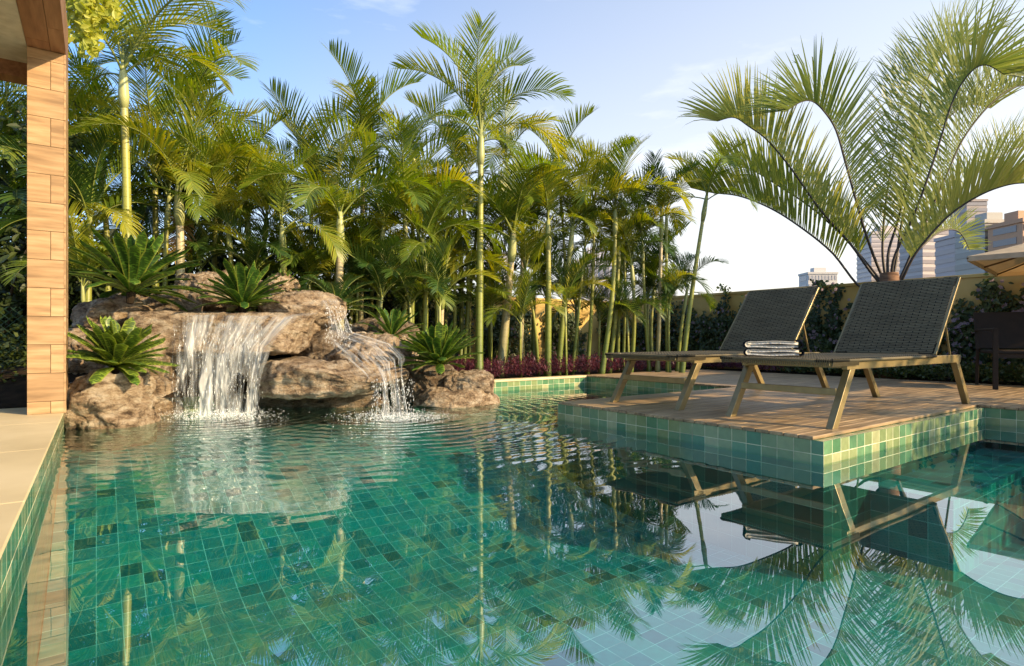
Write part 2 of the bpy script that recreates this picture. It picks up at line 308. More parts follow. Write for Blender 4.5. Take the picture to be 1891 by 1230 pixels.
# ------------------------------------------------------------ pool, water, decks, ground
X0, XW, XD = -0.20, 3.27, 5.95       # left wall, platform front, deck front
YN, YP0, YP1, YF = -3.2, 1.59, 3.86, 6.35
ZD, ZF = 0.15, -0.65
def hsheet(mb, x0, x1, y0, y1, z): mb.face([(x0,y0,z),(x1,y0,z),(x1,y1,z),(x0,y1,z)], [(x0,y0),(x1,y0),(x1,y1),(x0,y1)])
mb = MB(); hsheet(mb, X0, XD, YN, YF + .9, ZF); hsheet(mb, 3.85, XD, YP0 - .42, YP0, -.20)
mb.face([(3.85,YP0-.42,ZF),(XD,YP0-.42,ZF),(XD,YP0-.42,-.2),(3.85,YP0-.42,-.2)], [(XW,0),(XD,0),(XD,.45),(XW,.45)])
mb.face([(3.85,YP0,ZF),(3.85,YP0-.42,ZF),(3.85,YP0-.42,-.2),(3.85,YP0,-.2)], [(0,0),(.42,0),(.42,.45),(0,.45)])
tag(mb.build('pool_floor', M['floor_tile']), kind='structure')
# raised floor below the falls, added to suggest the bright green glow there
mb = MB(); NX_, NY_ = 24, 24
def ledge_z(x, y):
    t = min(1, max(0, (y - 2.9) / 2.2)); t = t * t * (3 - 2 * t); q = min(1, max(0, (5.2 - x) / 1.6)); q = q * q * (3 - 2 * q)
    return ZF + .003 + .47 * t * q
for j in range(NY_):
    for i in range(NX_):
        xs = [X0 + .004 + 5.3 * k / NX_ for k in (i, i + 1)]; yy = [2.9 + (YF - 2.9) * k / NY_ for k in (j, j + 1)]
        if xs[0] > XW - .05 and yy[0] < YP1 + .05: continue
        c = [(xs[0], yy[0]), (xs[1], yy[0]), (xs[1], yy[1]), (xs[0], yy[1])]
        mb.face([(a, b, ledge_z(a, b)) for a, b in c], c)
tag(mb.build('added_pool_ledge', M['floor_tile']), kind='structure')
def vwall(mb, p, q, z0, z1):
    L = math.hypot(q[0]-p[0], q[1]-p[1])
    mb.face([(*p, z0), (*q, z0), (*q, z1), (*p, z1)], [(0, z0 - ZD + 10), (L, z0 - ZD + 10), (L, z1 - ZD + 10), (0, z1 - ZD + 10)])
zt = ZD - .022
WL = [((X0, YN), (X0, YF + .9), ZD - .0145), ((XW, YP1), (XW, YP0), zt), ((XW, YP0), (XD, YP0), zt), ((XD, YP0), (XD, YN), zt),
      ((XW, YP1), (XD, YP1), zt), ((XD, YP1), (XD, YF), zt), ((X0, YF), (XD, YF), ZD - .012), ((X0, YN), (XD, YN), ZD)]
mb = MB()
for p_, q_, t_ in WL: vwall(mb, p_, q_, -.012, t_)
hsheet(mb, XW, XD, YP0, YP1, zt); hsheet(mb, XD, 8.75, YN, YF + .1, zt)
tag(mb.build('pool_wall', M['wall_tile']), kind='structure')
mb = MB()
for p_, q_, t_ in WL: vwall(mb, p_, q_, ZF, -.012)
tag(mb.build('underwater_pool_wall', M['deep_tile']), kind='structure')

# wooden decking: planks run along X
rnd = random.Random(5)
mb = MB(); y = YN
while y < YF + .08:
    y1 = y + .088
    inplat = (y > YP0 - .03 and y1 < YP1 + .04)
    x = (XW if inplat else XD) - .012
    while x < 8.75:
        x1 = min(8.75, x + rnd.uniform(1.4, 2.6))
        dz = rnd.uniform(-.0008, .0008); mb.box(x, x1 - .003, y + .003, y1 - .003, zt + .002, ZD + dz)
        x = x1
    y = y1
tag(bevel(mb.build('wooden_deck', M['wood_deck']), .0025, 1), kind='structure')

# left terrace and far coping
mb = MB(); ys = [YN - 3, -.9, .25, 1.4, 2.55, 3.7, 4.85, 6.0]
for i in range(len(ys) - 1):
    for (a, b) in ((X0 - 1.2, X0 + .004), (X0 - 2.4, X0 - 1.2), (X0 - 4.2, X0 - 2.4)):
        mb.box(a + .0015, b - .0015, ys[i] + .0015, ys[i+1] - .0015, .05 if b < X0 else ZD - .014, ZD)
tag(bevel(mb.build('stone_terrace', M['coping']), .004, 2), kind='structure')
mb = MB(); mb.box(3.6, XD - .02, YF - .012, YF + .14, ZD - .03, ZD)
tag(bevel(mb.build('pool_coping', M['coping']), .004, 2), kind='structure')

# ground: ring around the pool to the horizon, raised planting bed behind
mb = MB(); B = 3000; z = .04
for (a, b, c, d_) in ((-B, -4.3, -B, B), (-4.3, 8.76, -B, YN - .02), (-4.3, X0 - .02, YN - .02, YF + .9), (8.76, B, -B, B), (-4.3, 8.76, YF + .9, B)):
    hsheet(mb, a, b, c, d_, z)
tag(mb.build('ground', M['ground']), kind='structure')
def hgt(x, y):
    "planting bed behind the pool: mound behind the waterfall"
    a = max(0, 1 - abs(x - 1.1) / 3.0) ; b = min(1, max(0, (y - 5.9) / 1.0))
    zz = .10 + .62 * (a ** .8) * b
    if y < 6.3: zz = min(zz, .09 + max(0, y - 6.0) * 1.6 if x < 3.4 else .09)
    return zz + .03 * noise.noise(Vector((x * 2, y * 2, 0)))
mb = MB(); nx, ny = 90, 42; gx0, gx1, gy0, gy1 = -4.2, 10.2, 6.05, 10.2
vv = []
for j in range(ny + 1):
    for i in range(nx + 1):
        x = gx0 + (gx1 - gx0) * i / nx; y = gy0 + (gy1 - gy0) * j / ny
        if x > 3.6: y = max(y, YF + .11)
        mb.v.append((x, y, hgt(x, y)))
for j in range(ny):
    for i in range(nx):
        b = j * (nx + 1) + i; mb.f.append((b, b+1, b+nx+2, b+nx+1)); mb.uv.append([(0,0)]*4)
mb.box(8.76, 10.18, YN, YF + .1, .0, .11)
tag(mb.build('planting_bed', M['soil']), kind='structure')

# water surface
C1 = G(400, 768, 0); C2 = G(722, 768, 0)
def water_mat():
    m, n, l, p = mat('pool_water'); n.remove(p)
    g = n.new('ShaderNodeNewGeometry')
    def math_(op, a, b=None, c=None):
        x = n.new('ShaderNodeMath'); x.operation = op
        for i, v in enumerate((a, b, c)):
            if v is None: continue
            if isinstance(v, (int, float)): x.inputs[i].default_value = v
            else: l.new(v, x.inputs[i])
        return x.outputs[0]
    nd = n.new('ShaderNodeTexNoise'); nd.inputs['Scale'].default_value = 1.6; nd.inputs['Detail'].default_value = 2; l.new(g.outputs['Position'], nd.inputs['Vector'])
    hs = []; prox = None
    for C, amp, wl_, ph in ((C1, .0034, .13, 0), (C2, .0040, .14, 1.3)):
        dn = n.new('ShaderNodeVectorMath'); dn.operation = 'DISTANCE'; l.new(g.outputs['Position'], dn.inputs[0]); dn.inputs[1].default_value = C
        r = dn.outputs['Value']; rr = math_('ADD', r, math_('MULTIPLY', nd.outputs['Fac'], .35))
        s = math_('SINE', math_('MULTIPLY_ADD', rr, -2 * math.pi / wl_, ph))
        e = math_('EXPONENT', math_('MULTIPLY', math_('POWER', math_('DIVIDE', r, 1.55), 2.0), -1.0))
        hs.append(math_('MULTIPLY', math_('MULTIPLY', s, e), amp))
        prox = e if prox is None else math_('ADD', prox, e)
    n1 = n.new('ShaderNodeTexNoise'); n1.inputs['Scale'].default_value = 9; n1.inputs['Detail'].default_value = 3; l.new(g.outputs['Position'], n1.inputs['Vector'])
    n2 = n.new('ShaderNodeTexNoise'); n2.inputs['Scale'].default_value = 1.7; n2.inputs['Detail'].default_value = 1; l.new(g.outputs['Position'], n2.inputs['Vector'])
    h = math_('ADD', hs[0], hs[1])
    h = math_('ADD', h, math_('MULTIPLY', math_('MULTIPLY', n1.outputs['Fac'], prox), .0065))
    h = math_('ADD', h, math_('MULTIPLY', n2.outputs['Fac'], .0007))
    b = n.new('ShaderNodeBump'); b.inputs['Strength'].default_value = 1; b.inputs['Distance'].default_value = 1; l.new(h, b.inputs['Height'])
    gl = n.new('ShaderNodeBsdfGlossy'); gl.inputs['Roughness'].default_value = .0; gl.inputs['Color'].default_value = (.98, 1, 1, 1); l.new(b.outputs[0], gl.inputs['Normal'])
    tr = n.new('ShaderNodeBsdfTransparent'); tr.inputs['Color'].default_value = (.62, .97, .92, 1)
    fr = n.new('ShaderNodeFresnel'); fr.inputs['IOR'].default_value = 1.45; l.new(b.outputs[0], fr.inputs['Normal'])
    f = math_('MINIMUM', math_('MULTIPLY_ADD', fr.outputs[0], .56, .28), .55)
    ms = n.new('ShaderNodeMixShader'); l.new(f, ms.inputs[0]); l.new(tr.outputs[0], ms.inputs[1]); l.new(gl.outputs[0], ms.inputs[2])
    l.new(ms.outputs[0], n['Material Output'].inputs['Surface']); return m
M['water'] = water_mat()
mb = MB()
hsheet(mb, X0, XW, YN, YF + .9, 0); hsheet(mb, XW, XD, YN, YP0, 0); hsheet(mb, XW, XD, YP1, YF, 0)
tag(mb.build('water', M['water']), kind='structure')

# ------------------------------------------------------------ porch with tiled column, left edge
rnd = random.Random(11)
po = tag(empty('porch', (X0 - .1, 5.6, ZD)), 'porch corner with wood-look tiled column, brown beam and tan ceiling at the pool edge', 'porch')
inv = Matrix.Translation(-po.location)
def pbuild(mb, name, m, parent=po, smooth=False):
    me = mb.mesh(name, m, smooth); me.transform(inv); return link(name, me, parent)
cx0, cx1, cy0, cy1 = -.404, -.183, 5.40, 5.84; ztop = 2.80
mb = MB(); zz = ZD; rows = [.09] + [.207] * 13; k = 0
for h in rows:
    z1 = min(zz + h, ztop)
    if z1 - zz < .01: break
    g = .0014; sp = cx0 + .60 * (cx1 - cx0)
    if k % 2 == 0:
        mb.box(cx0, sp - g, cy0, cy0 + .012, zz + g, z1 - g); mb.box(sp + g, cx1 - .0125, cy0, cy0 + .012, zz + g, z1 - g)
    else: mb.box(cx0, cx1 - .0125, cy0, cy0 + .012, zz + g, z1 - g)
    ys2 = cy0 + (.55 if k % 2 else .4) * (cy1 - cy0)
    mb.box(cx1 - .012, cx1, cy0 + .0, ys2 - g, zz + g, z1 - g); mb.box(cx1 - .012, cx1, ys2 + g, cy1, zz + g, z1 - g)
    zz = z1; k += 1
bevel(pbuild(mb, 'column_cladding', M['wood_tile']), .001, 1)
mb = MB(); mb.box(cx0 + .006, cx1 - .006, cy0 + .006, cy1 - .003, ZD, ztop); pbuild(mb, 'column', M['joint'])
mb = MB(); g = .0015; xm = cx0 + .6 * (cx1 - cx0)
for (a, b) in ((cx0, xm - g), (xm + g, cx1)):
    y = -2.5
    while y < cy1:
        y1 = min(cy1, y + 1.25 + (.3 if a == cx0 else 0)); mb.box(a, b, y + g, y1 - g, ztop + .002, ztop + .36); y = y1
pbuild(mb, 'beam', M['wood_beam'])
mb = MB(); mb.box(-4.2, cx0 - .004, -2.5, 5.78, ztop + .012, ztop + .30); pbuild(mb, 'ceiling', M['ceiling'])
mb = MB(); mb.box(-4.2, cx0 - .004, 5.784, 5.95, ztop - .10, ztop + .32); pbuild(mb, 'cross_beam', M['wood_beam'])

# ------------------------------------------------------------ rocks
def rock(x0, x1, y0, y1, df, thick, seed, label, sq=2.6, m='rock', rough=.16, strata=.25, name='boulder', group='boulders of the waterfall mound'):
    dc = df + thick / 2; k = dc / df
    c = W((x0 + x1) / 2, (y0 + y1) / 2, dc)
    hw = (x1 - x0) / 2 / F * (df + thick * .3); hh = (y1 - y0) / 2 / F * (df + thick * .3)
    c.z = EYE - ((y0 + y1) / 2 - HY) / F * (df + thick * .3)
    import bmesh
    bm = bmesh.new(); bmesh.ops.create_icosphere(bm, subdivisions=6, radius=1)
    off = Vector((seed * 7.13, seed * 3.7, seed * 1.9)); rp2 = random.Random(seed * 5 + 1); planes = []
    for _ in range(17):
        nn = Vector((rp2.gauss(0, 1), rp2.gauss(0, 1) - .3, rp2.gauss(0, .8))).normalized()
        sup = abs(nn.x) * hw + abs(nn.y) * thick / 2 + abs(nn.z) * hh
        if sq >= 5: nn.z *= .35; nn.normalize()
        planes.append((nn, (Vector((nn.x * hw, nn.y * thick / 2, nn.z * hh)).length) * rp2.uniform(.90, 1.06) if sq < 5 else sup * rp2.uniform(.86, 1.0)))
    for v in bm.verts:
        p = v.co.normalized(); e = sq
        n_ = (abs(p.x) ** e + abs(p.y) ** e + abs(p.z) ** e) ** (-1 / e); q = p * n_
        s = Vector((q.x * hw, q.y * thick / 2, q.z * hh)) * 1.03
        for nn, hp_ in planes:
            dd_ = s.dot(nn) - hp_
            if dd_ > 0: s = s - nn * dd_ * .95
        w = s + off
        a = noise.fractal(w * 2.2, 1.0, 2.1, 4) * rough * .8
        a += -abs(noise.noise(Vector((w.x * 1.2, w.y * 1.2, w.z * 7)) )) * strata * .28
        rg = noise.noise(w * 4.5); a += (-.10 * max(0, .22 - abs(rg)) / .22) * .55 * min(1, hh * 3)
        a += noise.fractal(w * 7, .8, 2.0, 5) * .06
        cr = abs(noise.noise(Vector((w.x * 2.6, w.y * 2.6, w.z * 5.2)) + Vector((noise.noise(w * 6), noise.noise(w * 6.3), 0)) * .5)); a -= .10 * max(0, 1 - cr / .07) * (.4 + .6 * noise.noise(w * 1.7))
        c2 = abs(noise.noise(w * 8.5 + off)); a -= .035 * max(0, 1 - c2 / .12)
        sc = min(hw, hh, thick / 2)
        v.co = s + Vector((p.x, p.y, p.z)) * (a * (sc * 1.6 + .05))
    me = D.meshes.new(name); bm.to_mesh(me); bm.free(); me.materials.append(M[m])
    me.polygons.foreach_set('use_smooth', [True] * len(me.polygons))
    o = link(name, me); o.location = c; o.rotation_euler = (0, 0, R(-YAW) + random.Random(seed).uniform(-.12, .12))
    return tag(o, label, 'rock', group)
rock(116, 282, 690, 830, 4.35, .80, 1, 'large blocky tan boulder standing in the pool beside the tiled column', 4)
rock(150, 318, 545, 645, 5.45, 1.0, 2, 'rounded smooth boulder under the large upper left bromeliad', 2.4)
rock(205, 314, 618, 745, 5.05, .7, 3, 'angular boulder behind the lower left bromeliad, left of the falling water', 4)
rock(268, 332, 700, 785, 5.15, .5, 4, 'small boulder at the left foot of the wide waterfall', 2.8)
rock(274, 618, 578, 653, 5.33, 1.25, 5, 'long flat lip slab the wide waterfall pours over', 8, rough=.06, strata=.30)
rock(455, 756, 664, 736, 5.20, 1.3, 6, 'broad overhanging slab low above the water right of the wide waterfall', 3.6, rough=.15, strata=.6)
rock(482, 634, 536, 602, 5.75, .9, 7, 'humped boulder on top of the right end of the lip slab', 2.3)
rock(325, 485, 500, 572, 6.3, .9, 8, 'boulder at the top of the mound behind the middle bromeliad', 2.8)
rock(282, 372, 536, 600, 5.8, .6, 9, 'dark wet boulder beside the source of the water', 2.6, 'rock_wet_shade')
rock(300, 505, 630, 800, 5.7, .6, 10, 'dark wet rock face behind the wide waterfall', 4, 'rock_wet_shade', .25)
rock(455, 720, 705, 790, 5.85, .6, 11, 'dark rock in the recess under the overhanging slab', 4, 'rock_wet_shade')
rock(600, 775, 612, 715, 5.7, 1.3, 12, 'sloping slab carrying the right hand cascade', 2.8, 'rock')
rock(818, 913, 686, 738, 5.95, .6, 13, 'rounded boulder at the right end of the rockwork', 2.8)
rock(762, 918, 714, 765, 5.8, .9, 14, 'low flat rock at the waterline under the right bromeliad', 2.6, rough=.2)
rock(738, 850, 672, 750, 6.05, .8, 15, 'shaded rock under the roots of the right bromeliad', 2.6, 'rock_wet_shade')
rock(118, 222, 608, 700, 5.2, .6, 16, 'partly hidden boulder between the column and the lower left bromeliad', 3)
rock(492, 548, 503, 552, 6.4, .5, 17, 'small round boulder on the crest of the mound', 2.4)
rock(640, 770, 588, 650, 6.5, .9, 18, 'shaded boulder behind the right hand cascade', 2.6, 'rock_wet_shade')

rock(545, 668, 610, 690, 5.95, .7, 19, 'wet rock in the gap between the lip slab and the sloping slab', 3, 'rock_wet_shade')
# ------------------------------------------------------------ waterfall
def fall_mat(name, su, sv, thr, white=(.84, .87, .88)):
    m, n, l, p = mat(name)
    uv = n.new('ShaderNodeUVMap'); mpn = n.new('ShaderNodeMapping'); mpn.inputs['Scale'].default_value = (su, sv, 1)
    nn = n.new('ShaderNodeTexNoise'); nn.inputs['Scale'].default_value = 1; nn.inputs['Detail'].default_value = 6; nn.inputs['Roughness'].default_value = .62; nn.inputs['Distortion'].default_value = .4
    l.new(uv.outputs[0], mpn.inputs[0]); l.new(mpn.outputs[0], nn.inputs['Vector'])
    nb = n.new('ShaderNodeTexNoise'); nb.inputs['Scale'].default_value = 1; nb.inputs['Detail'].default_value = 3
    mb2 = n.new('ShaderNodeMapping'); mb2.inputs['Scale'].default_value = (6, 1.6, 1); l.new(uv.outputs[0], mb2.inputs[0]); l.new(mb2.outputs[0], nb.inputs['Vector'])
    mixn = n.new('ShaderNodeMath'); mixn.operation = 'MULTIPLY_ADD'; mixn.inputs[1].default_value = .55; l.new(nb.outputs['Fac'], mixn.inputs[0])
    hf = n.new('ShaderNodeMath'); hf.operation = 'MULTIPLY'; hf.inputs[1].default_value = .5; l.new(nn.outputs['Fac'], hf.inputs[0]); l.new(hf.outputs[0], mixn.inputs[2])
    # thin out at the free edges
    sp = n.new('ShaderNodeSeparateXYZ'); l.new(uv.outputs[0], sp.inputs[0])
    e1 = n.new('ShaderNodeMath'); e1.operation = 'SUBTRACT'; e1.inputs[1].default_value = .5; l.new(sp.outputs[0], e1.inputs[0])
    e2 = n.new('ShaderNodeMath'); e2.operation = 'ABSOLUTE'; l.new(e1.outputs[0], e2.inputs[0])
    e3 = n.new('ShaderNodeMapRange'); e3.inputs['From Min'].default_value = .36; e3.inputs['From Max'].default_value = .5; e3.inputs['To Min'].default_value = 0; e3.inputs['To Max'].default_value = .10; l.new(e2.outputs[0], e3.inputs['Value'])
    fs = n.new('ShaderNodeMath'); fs.operation = 'SUBTRACT'; l.new(mixn.outputs[0], fs.inputs[0]); l.new(e3.outputs[0], fs.inputs[1])
    r = ramp(n, [(thr, (0.0, .0, .0)), (thr + .19, (.66, .66, .66))]); l.new(fs.outputs[0], r.inputs['Fac'])
    p.inputs['Base Color'].default_value = (*white, 1); p.inputs['Roughness'].default_value = .12; p.inputs['Specular IOR Level'].default_value = .9
    tl = n.new('ShaderNodeBsdfTranslucent'); tl.inputs['Color'].default_value = (.85, .88, .9, 1)
    mm = n.new('ShaderNodeMixShader'); mm.inputs[0].default_value = .4; l.new(p.outputs[0], mm.inputs[1]); l.new(tl.outputs[0], mm.inputs[2])
    tr = n.new('ShaderNodeBsdfTransparent'); ms = n.new('ShaderNodeMixShader')
    l.new(r.outputs[0], ms.inputs[0]); l.new(tr.outputs[0], ms.inputs[1]); l.new(mm.outputs[0], ms.inputs[2]); l.new(ms.outputs[0], n['Material Output'].inputs['Surface'])
    b = n.new('ShaderNodeBump'); b.inputs['Strength'].default_value = .8; b.inputs['Distance'].default_value = .02; l.new(nn.outputs['Fac'], b.inputs['Height']); l.new(b.outputs[0], p.inputs['Normal'])
    return m
M['fall'] = fall_mat('falling_water', 26, 2.0, .445); M['fall2'] = fall_mat('running_water', 22, 5, .475)
M['drop'] = plain('water_spray', (.82, .86, .88), .15)
def sheet(path_l, path_r, nu, nv, amp, seed):
    "surface between two polylines, wobbly"
    def samp(path, t):
        f = t * (len(path) - 1); i = min(int(f), len(path) - 2); return path[i].lerp(path[i+1], f - i)
    mb = MB()
    for j in range(nv + 1):
        for i in range(nu + 1):
            u = i / nu; v = j / nv; p = samp(path_l, v).lerp(samp(path_r, v), u)
            q = Vector((u * 9 + seed, v * 2.2, seed)); a = noise.fractal(q, 1, 2, 3) * amp
            p = p - FW * abs(a) * (.3 + v) + RT * a * .3; mb.v.append(tuple(p))
    for j in range(nv):
        for i in range(nu):
            b = j * (nu + 1) + i; mb.f.append((b, b+1, b+nu+2, b+nu+1))
            mb.uv.append([(i/nu, j/nv), ((i+1)/nu, j/nv), ((i+1)/nu, (j+1)/nv), (i/nu, (j+1)/nv)])
    return mb
def sprays(mb, fn, n, rnd, l0, l1, w):
    for _ in range(n):
        p, dr = fn(rnd); L = rnd.uniform(l0, l1); ww = rnd.uniform(.4, 1) * w
        a = dr.cross(FW).normalized() * ww; b = dr.cross(a).normalized() * ww
        q = [p - dr * L / 2, p + a, p + b, p - a, p - b, p + dr * L / 2]
        k = len(mb.v); mb.v += [tuple(x) for x in q]
        for t in ((0,1,2),(0,2,3),(0,3,4),(0,4,1),(5,2,1),(5,3,2),(5,4,3),(5,1,4)): mb.f.append(tuple(k+i for i in t)); mb.uv.append([(0,0)]*3)
wf = tag(empty('waterfall', W(400, 765, 5.3)), 'wide white curtain of water falling over the long lip slab into the pool', 'waterfall')
invw = Matrix.Translation(-wf.location)
def wb(mb, name, m, root, smooth=True):
    me = mb.mesh(name, m, smooth); me.transform(Matrix.Translation(-root.location)); return link(name, me, root)
mb = sheet([W(318, 575, 5.75), W(316, 581, 5.30), W(318, 640, 5.22), W(322, 700, 5.20), W(322, 768, 5.20)],
           [W(600, 578, 5.80), W(560, 586, 5.32), W(505, 640, 5.24), W(488, 700, 5.22), W(484, 766, 5.22)], 120, 60, .07, 3)
wb(mb, 'water_sheet', M['fall'], wf)
mb = sheet([W(330, 596, 5.38), W(328, 650, 5.36), W(328, 770, 5.36)], [W(490, 596, 5.38), W(482, 650, 5.38), W(478, 770, 5.38)], 90, 40, .08, 9)
wb(mb, 'water_sheet', M['fall'], wf)
rnd = random.Random(3); mb = MB()
def f1(r): return W(r.uniform(318, 486), r.uniform(600, 764), r.uniform(5.08, 5.2)), Vector((r.uniform(-.08, .08), r.uniform(-.08, .08), -1)).normalized()
sprays(mb, f1, 380, rnd, .01, .05, .0018)
def f2(r): 
    a = r.uniform(0, 6.28); return W(r.gauss(402, 48), 768, 5.2 + min(.1, r.gauss(-.05, .12))).xy.to_3d() + Vector((0, 0, abs(r.gauss(0, .03)))), Vector((math.cos(a), math.sin(a), r.uniform(.2, 2))).normalized()
sprays(mb, f2, 1900, rnd, .003, .013, .0027)
wb(mb, 'splash', M['drop'], wf, False)
wc = tag(empty('cascade', W(725, 762, 5.2)), 'narrow foaming cascade stepping down the right side of the rocks', 'waterfall')
mb = sheet([W(588, 556, 6.0), W(598, 572, 5.68), W(604, 630, 5.55), W(612, 645, 5.4), W(668, 690, 5.2), W(690, 716, 5.1), W(688, 772, 5.08)],
           [W(622, 552, 6.05), W(636, 575, 5.78), W(655, 612, 5.68), W(735, 634, 5.6), W(752, 655, 5.42), W(748, 690, 5.3), W(762, 772, 5.25)], 70, 90, .06, 5)
wb(mb, 'water_sheet', M['fall2'], wc)
mb = MB()
def f3(r):
    t = r.random(); 
    if t < .4: p = W(r.uniform(600, 650), r.uniform(565, 640), r.uniform(5.45, 5.6))
    else: p = W(r.uniform(686, 765), r.uniform(700, 768), r.uniform(5.0, 5.2))
    return p, Vector((r.uniform(-.4, .4), r.uniform(-.4, .4), -1)).normalized()
sprays(mb, f3, 600, rnd, .005, .03, .0022)
def f4(r):
    a = r.uniform(0, 6.28); return W(r.gauss(735, 45), 768, r.gauss(5.1, .14)).xy.to_3d() + Vector((0, 0, abs(r.gauss(0, .02)))), Vector((math.cos(a), math.sin(a), r.uniform(.1, 1))).normalized()
sprays(mb, f4, 1700, rnd, .004, .014, .0026)
wb(mb, 'splash', M['drop'], wc, False)

# ------------------------------------------------------------ bromeliads and cycad
def bromeliad(px, py, d, L, n, seed, label, wid=.032, up=0.0):
    r = random.Random(seed); root = tag(empty('bromeliad', W(px, py + 8, d)), label, 'bromeliad', 'bromeliads on the rocks')
    root.rotation_euler = (r.uniform(-.16, .20), r.uniform(-.18, .18), 0); mb = MB()
    for i in range(n):
        t = i / n; az = i * 2.39996 + r.uniform(-.2, .2)
        e0 = R(84 - 76 * t + r.uniform(-8, 8) + up); ll = L * (.62 + .48 * math.sin(math.pi * (.12 + .6 * t))) * r.uniform(.85, 1.12)
        dr = Vector((math.cos(az), math.sin(az), 0)); sd = Vector((-dr.y, dr.x, 0)); p = Vector((0, 0, .01 + .05 * (1 - t))) + dr * .015
        e = e0; pts = []; wd = []; fn = []; ns = 9
        curl = R(r.uniform(30, 75)) * (.5 + t * .6)
        for k in range(ns + 1):
            s = k / ns; pts.append(p.copy()); w_ = wid * r.uniform(.97, 1.03) * (.40 + .60 * math.sin(math.pi * .5 * min(1, s * 1.35))) * (1 if s < .84 else max(.03, 1 - ((s - .84) / .16) ** 2.2)) * .8
            wd.append(w_); tn = dr * math.cos(e) + Vector((0, 0, math.sin(e))); fn.append((sd.cross(tn)) * -1 if False else tn.cross(sd) * -1)
            p = p + tn * (ll / ns); e -= curl / ns * (.4 + 1.2 * s)
        mb.ribbon(pts, wd, sd, .35, fn)
    wbm = mb.mesh('leaf_rosette', M['brom'], True); link('leaf_rosette', wbm, root)
    mb = MB(); mb.tube([(0, 0, -.09), (0, 0, .0), (0, 0, .06)], [.03, .04, .02], 10); mb.build('stem', M['soil'], root)
    return root
bromeliad(242, 535, 5.35, .56, 64, 1, 'largest bromeliad, on the rounded boulder right of the tiled column', .056, 4)
bromeliad(212, 672, 4.72, .40, 66, 2, 'bromeliad on the blocky boulder standing in the pool', .054)
bromeliad(448, 560, 5.75, .46, 56, 3, 'bromeliad above the middle of the lip slab', .050)
bromeliad(812, 668, 5.95, .44, 64, 4, 'bromeliad above the low flat rock at the right end of the rockwork', .054)
bromeliad(722, 618, 6.3, .36, 32, 5, 'bromeliad just left of and behind the one at the right end of the rocks', .040)
bromeliad(522, 528, 6.6, .22, 22, 6, 'small bromeliad on the crest left of the spiky cycad', .022)
bromeliad(348, 540, 6.7, .20, 18, 8, 'tiny bromeliad tucked behind the rocks at the water source', .02)

def frond(L, e0, e1, npair, leaf, seed, vee=.5, wid=.011, stalk=.12, droop=.5, fwd=50, curve=0.0, nseg=4, prof=None):
    "one pinnate palm leaf in local space, arching along +X; returns (leaf MB, rachis MB)"
    r = random.Random(seed); N = 24; pts = []; tans = []; p = Vector((0, 0, 0))
    for i in range(N + 1):
        t = i / N; e = e0 + (e1 - e0) * (t ** 1.25); a = curve * t * t
        tn = Vector((math.cos(e) * math.cos(a), math.cos(e) * math.sin(a), math.sin(e))); pts.append(p.copy()); tans.append(tn); p = p + tn * L / N
    return pinnate(pts, tans, npair, leaf, r, vee, wid, stalk, droop, fwd, nseg)
def pinnate(pts, tans, npair, leaf, r, vee, wid, stalk, droop, fwd, nseg=4, rr=.010, upv=None):
    lm = MB(); rm = MB(); N = len(pts) - 1
    rm.tube(pts, [rr * (1 - .8 * i / N) for i in range(N + 1)], 5, False)
    for k in range(npair):
        t = stalk + (1 - stalk) * (k + .5) / npair
        f = t * N; i = min(int(f), N - 1); fr = f - i; p0 = pts[i].lerp(pts[i+1], fr); T = tans[i].lerp(tans[min(i+1, N)], fr).normalized()
        S = T.cross(Vector((0, 0, 1)))
        S = S.normalized() if S.length > .05 else Vector((0, 1, 0)); Nn = S.cross(T).normalized()
        if Nn.z < 0 and upv: pass
        s = (k + .5) / npair; ll = leaf * (math.sin(math.pi * (.16 + .74 * s)) ** .75) * r.uniform(.86, 1.08)
        a = R(fwd * (1.16 - .46 * s))
        for sg in (-1, 1):
            if r.random() < .03: continue
            v = vee * r.uniform(.75, 1.25); aa = a * r.uniform(.9, 1.1)
            l_ = (T * math.cos(aa) + (S * sg * math.cos(v) + Nn * math.sin(v)) * math.sin(aa)).normalized()
            w = (T - l_ * T.dot(l_)).normalized(); q = p0.copy(); P = []; Wd = []; Wv = []
            dd = droop * r.uniform(.6, 1.4)
            for j in range(nseg + 1):
                u = j / nseg; P.append(q.copy()); Wd.append(wid * (.45 + .75 * math.sin(math.pi * min(1, .12 + u * .9)) if u < .99 else .08)); Wv.append(w)
                l2 = l_ + Vector((0, 0, -1)) * dd * u * u; l2.normalize(); q = q + l2 * ll / nseg
            lm.ribbon(P, Wd, Wv)
    return lm, rm
cy_ = tag(empty('cycad', W(622, 575, 6.55)), 'spiky dark green cycad behind the narrow cascade', 'cycad')
for i in range(22):
    lm, rm = frond(.55, R(78 - 3 * i), R(20 - 3 * i), 34, .13, 300 + i, .35, .0045, .1, .1, 60, 0, 2)
    o = lm.build('leaf', M['cycad'], cy_); o.rotation_euler = (0, 0, i * 2.4); s = rm.build('stalk', M['rachis'], o)

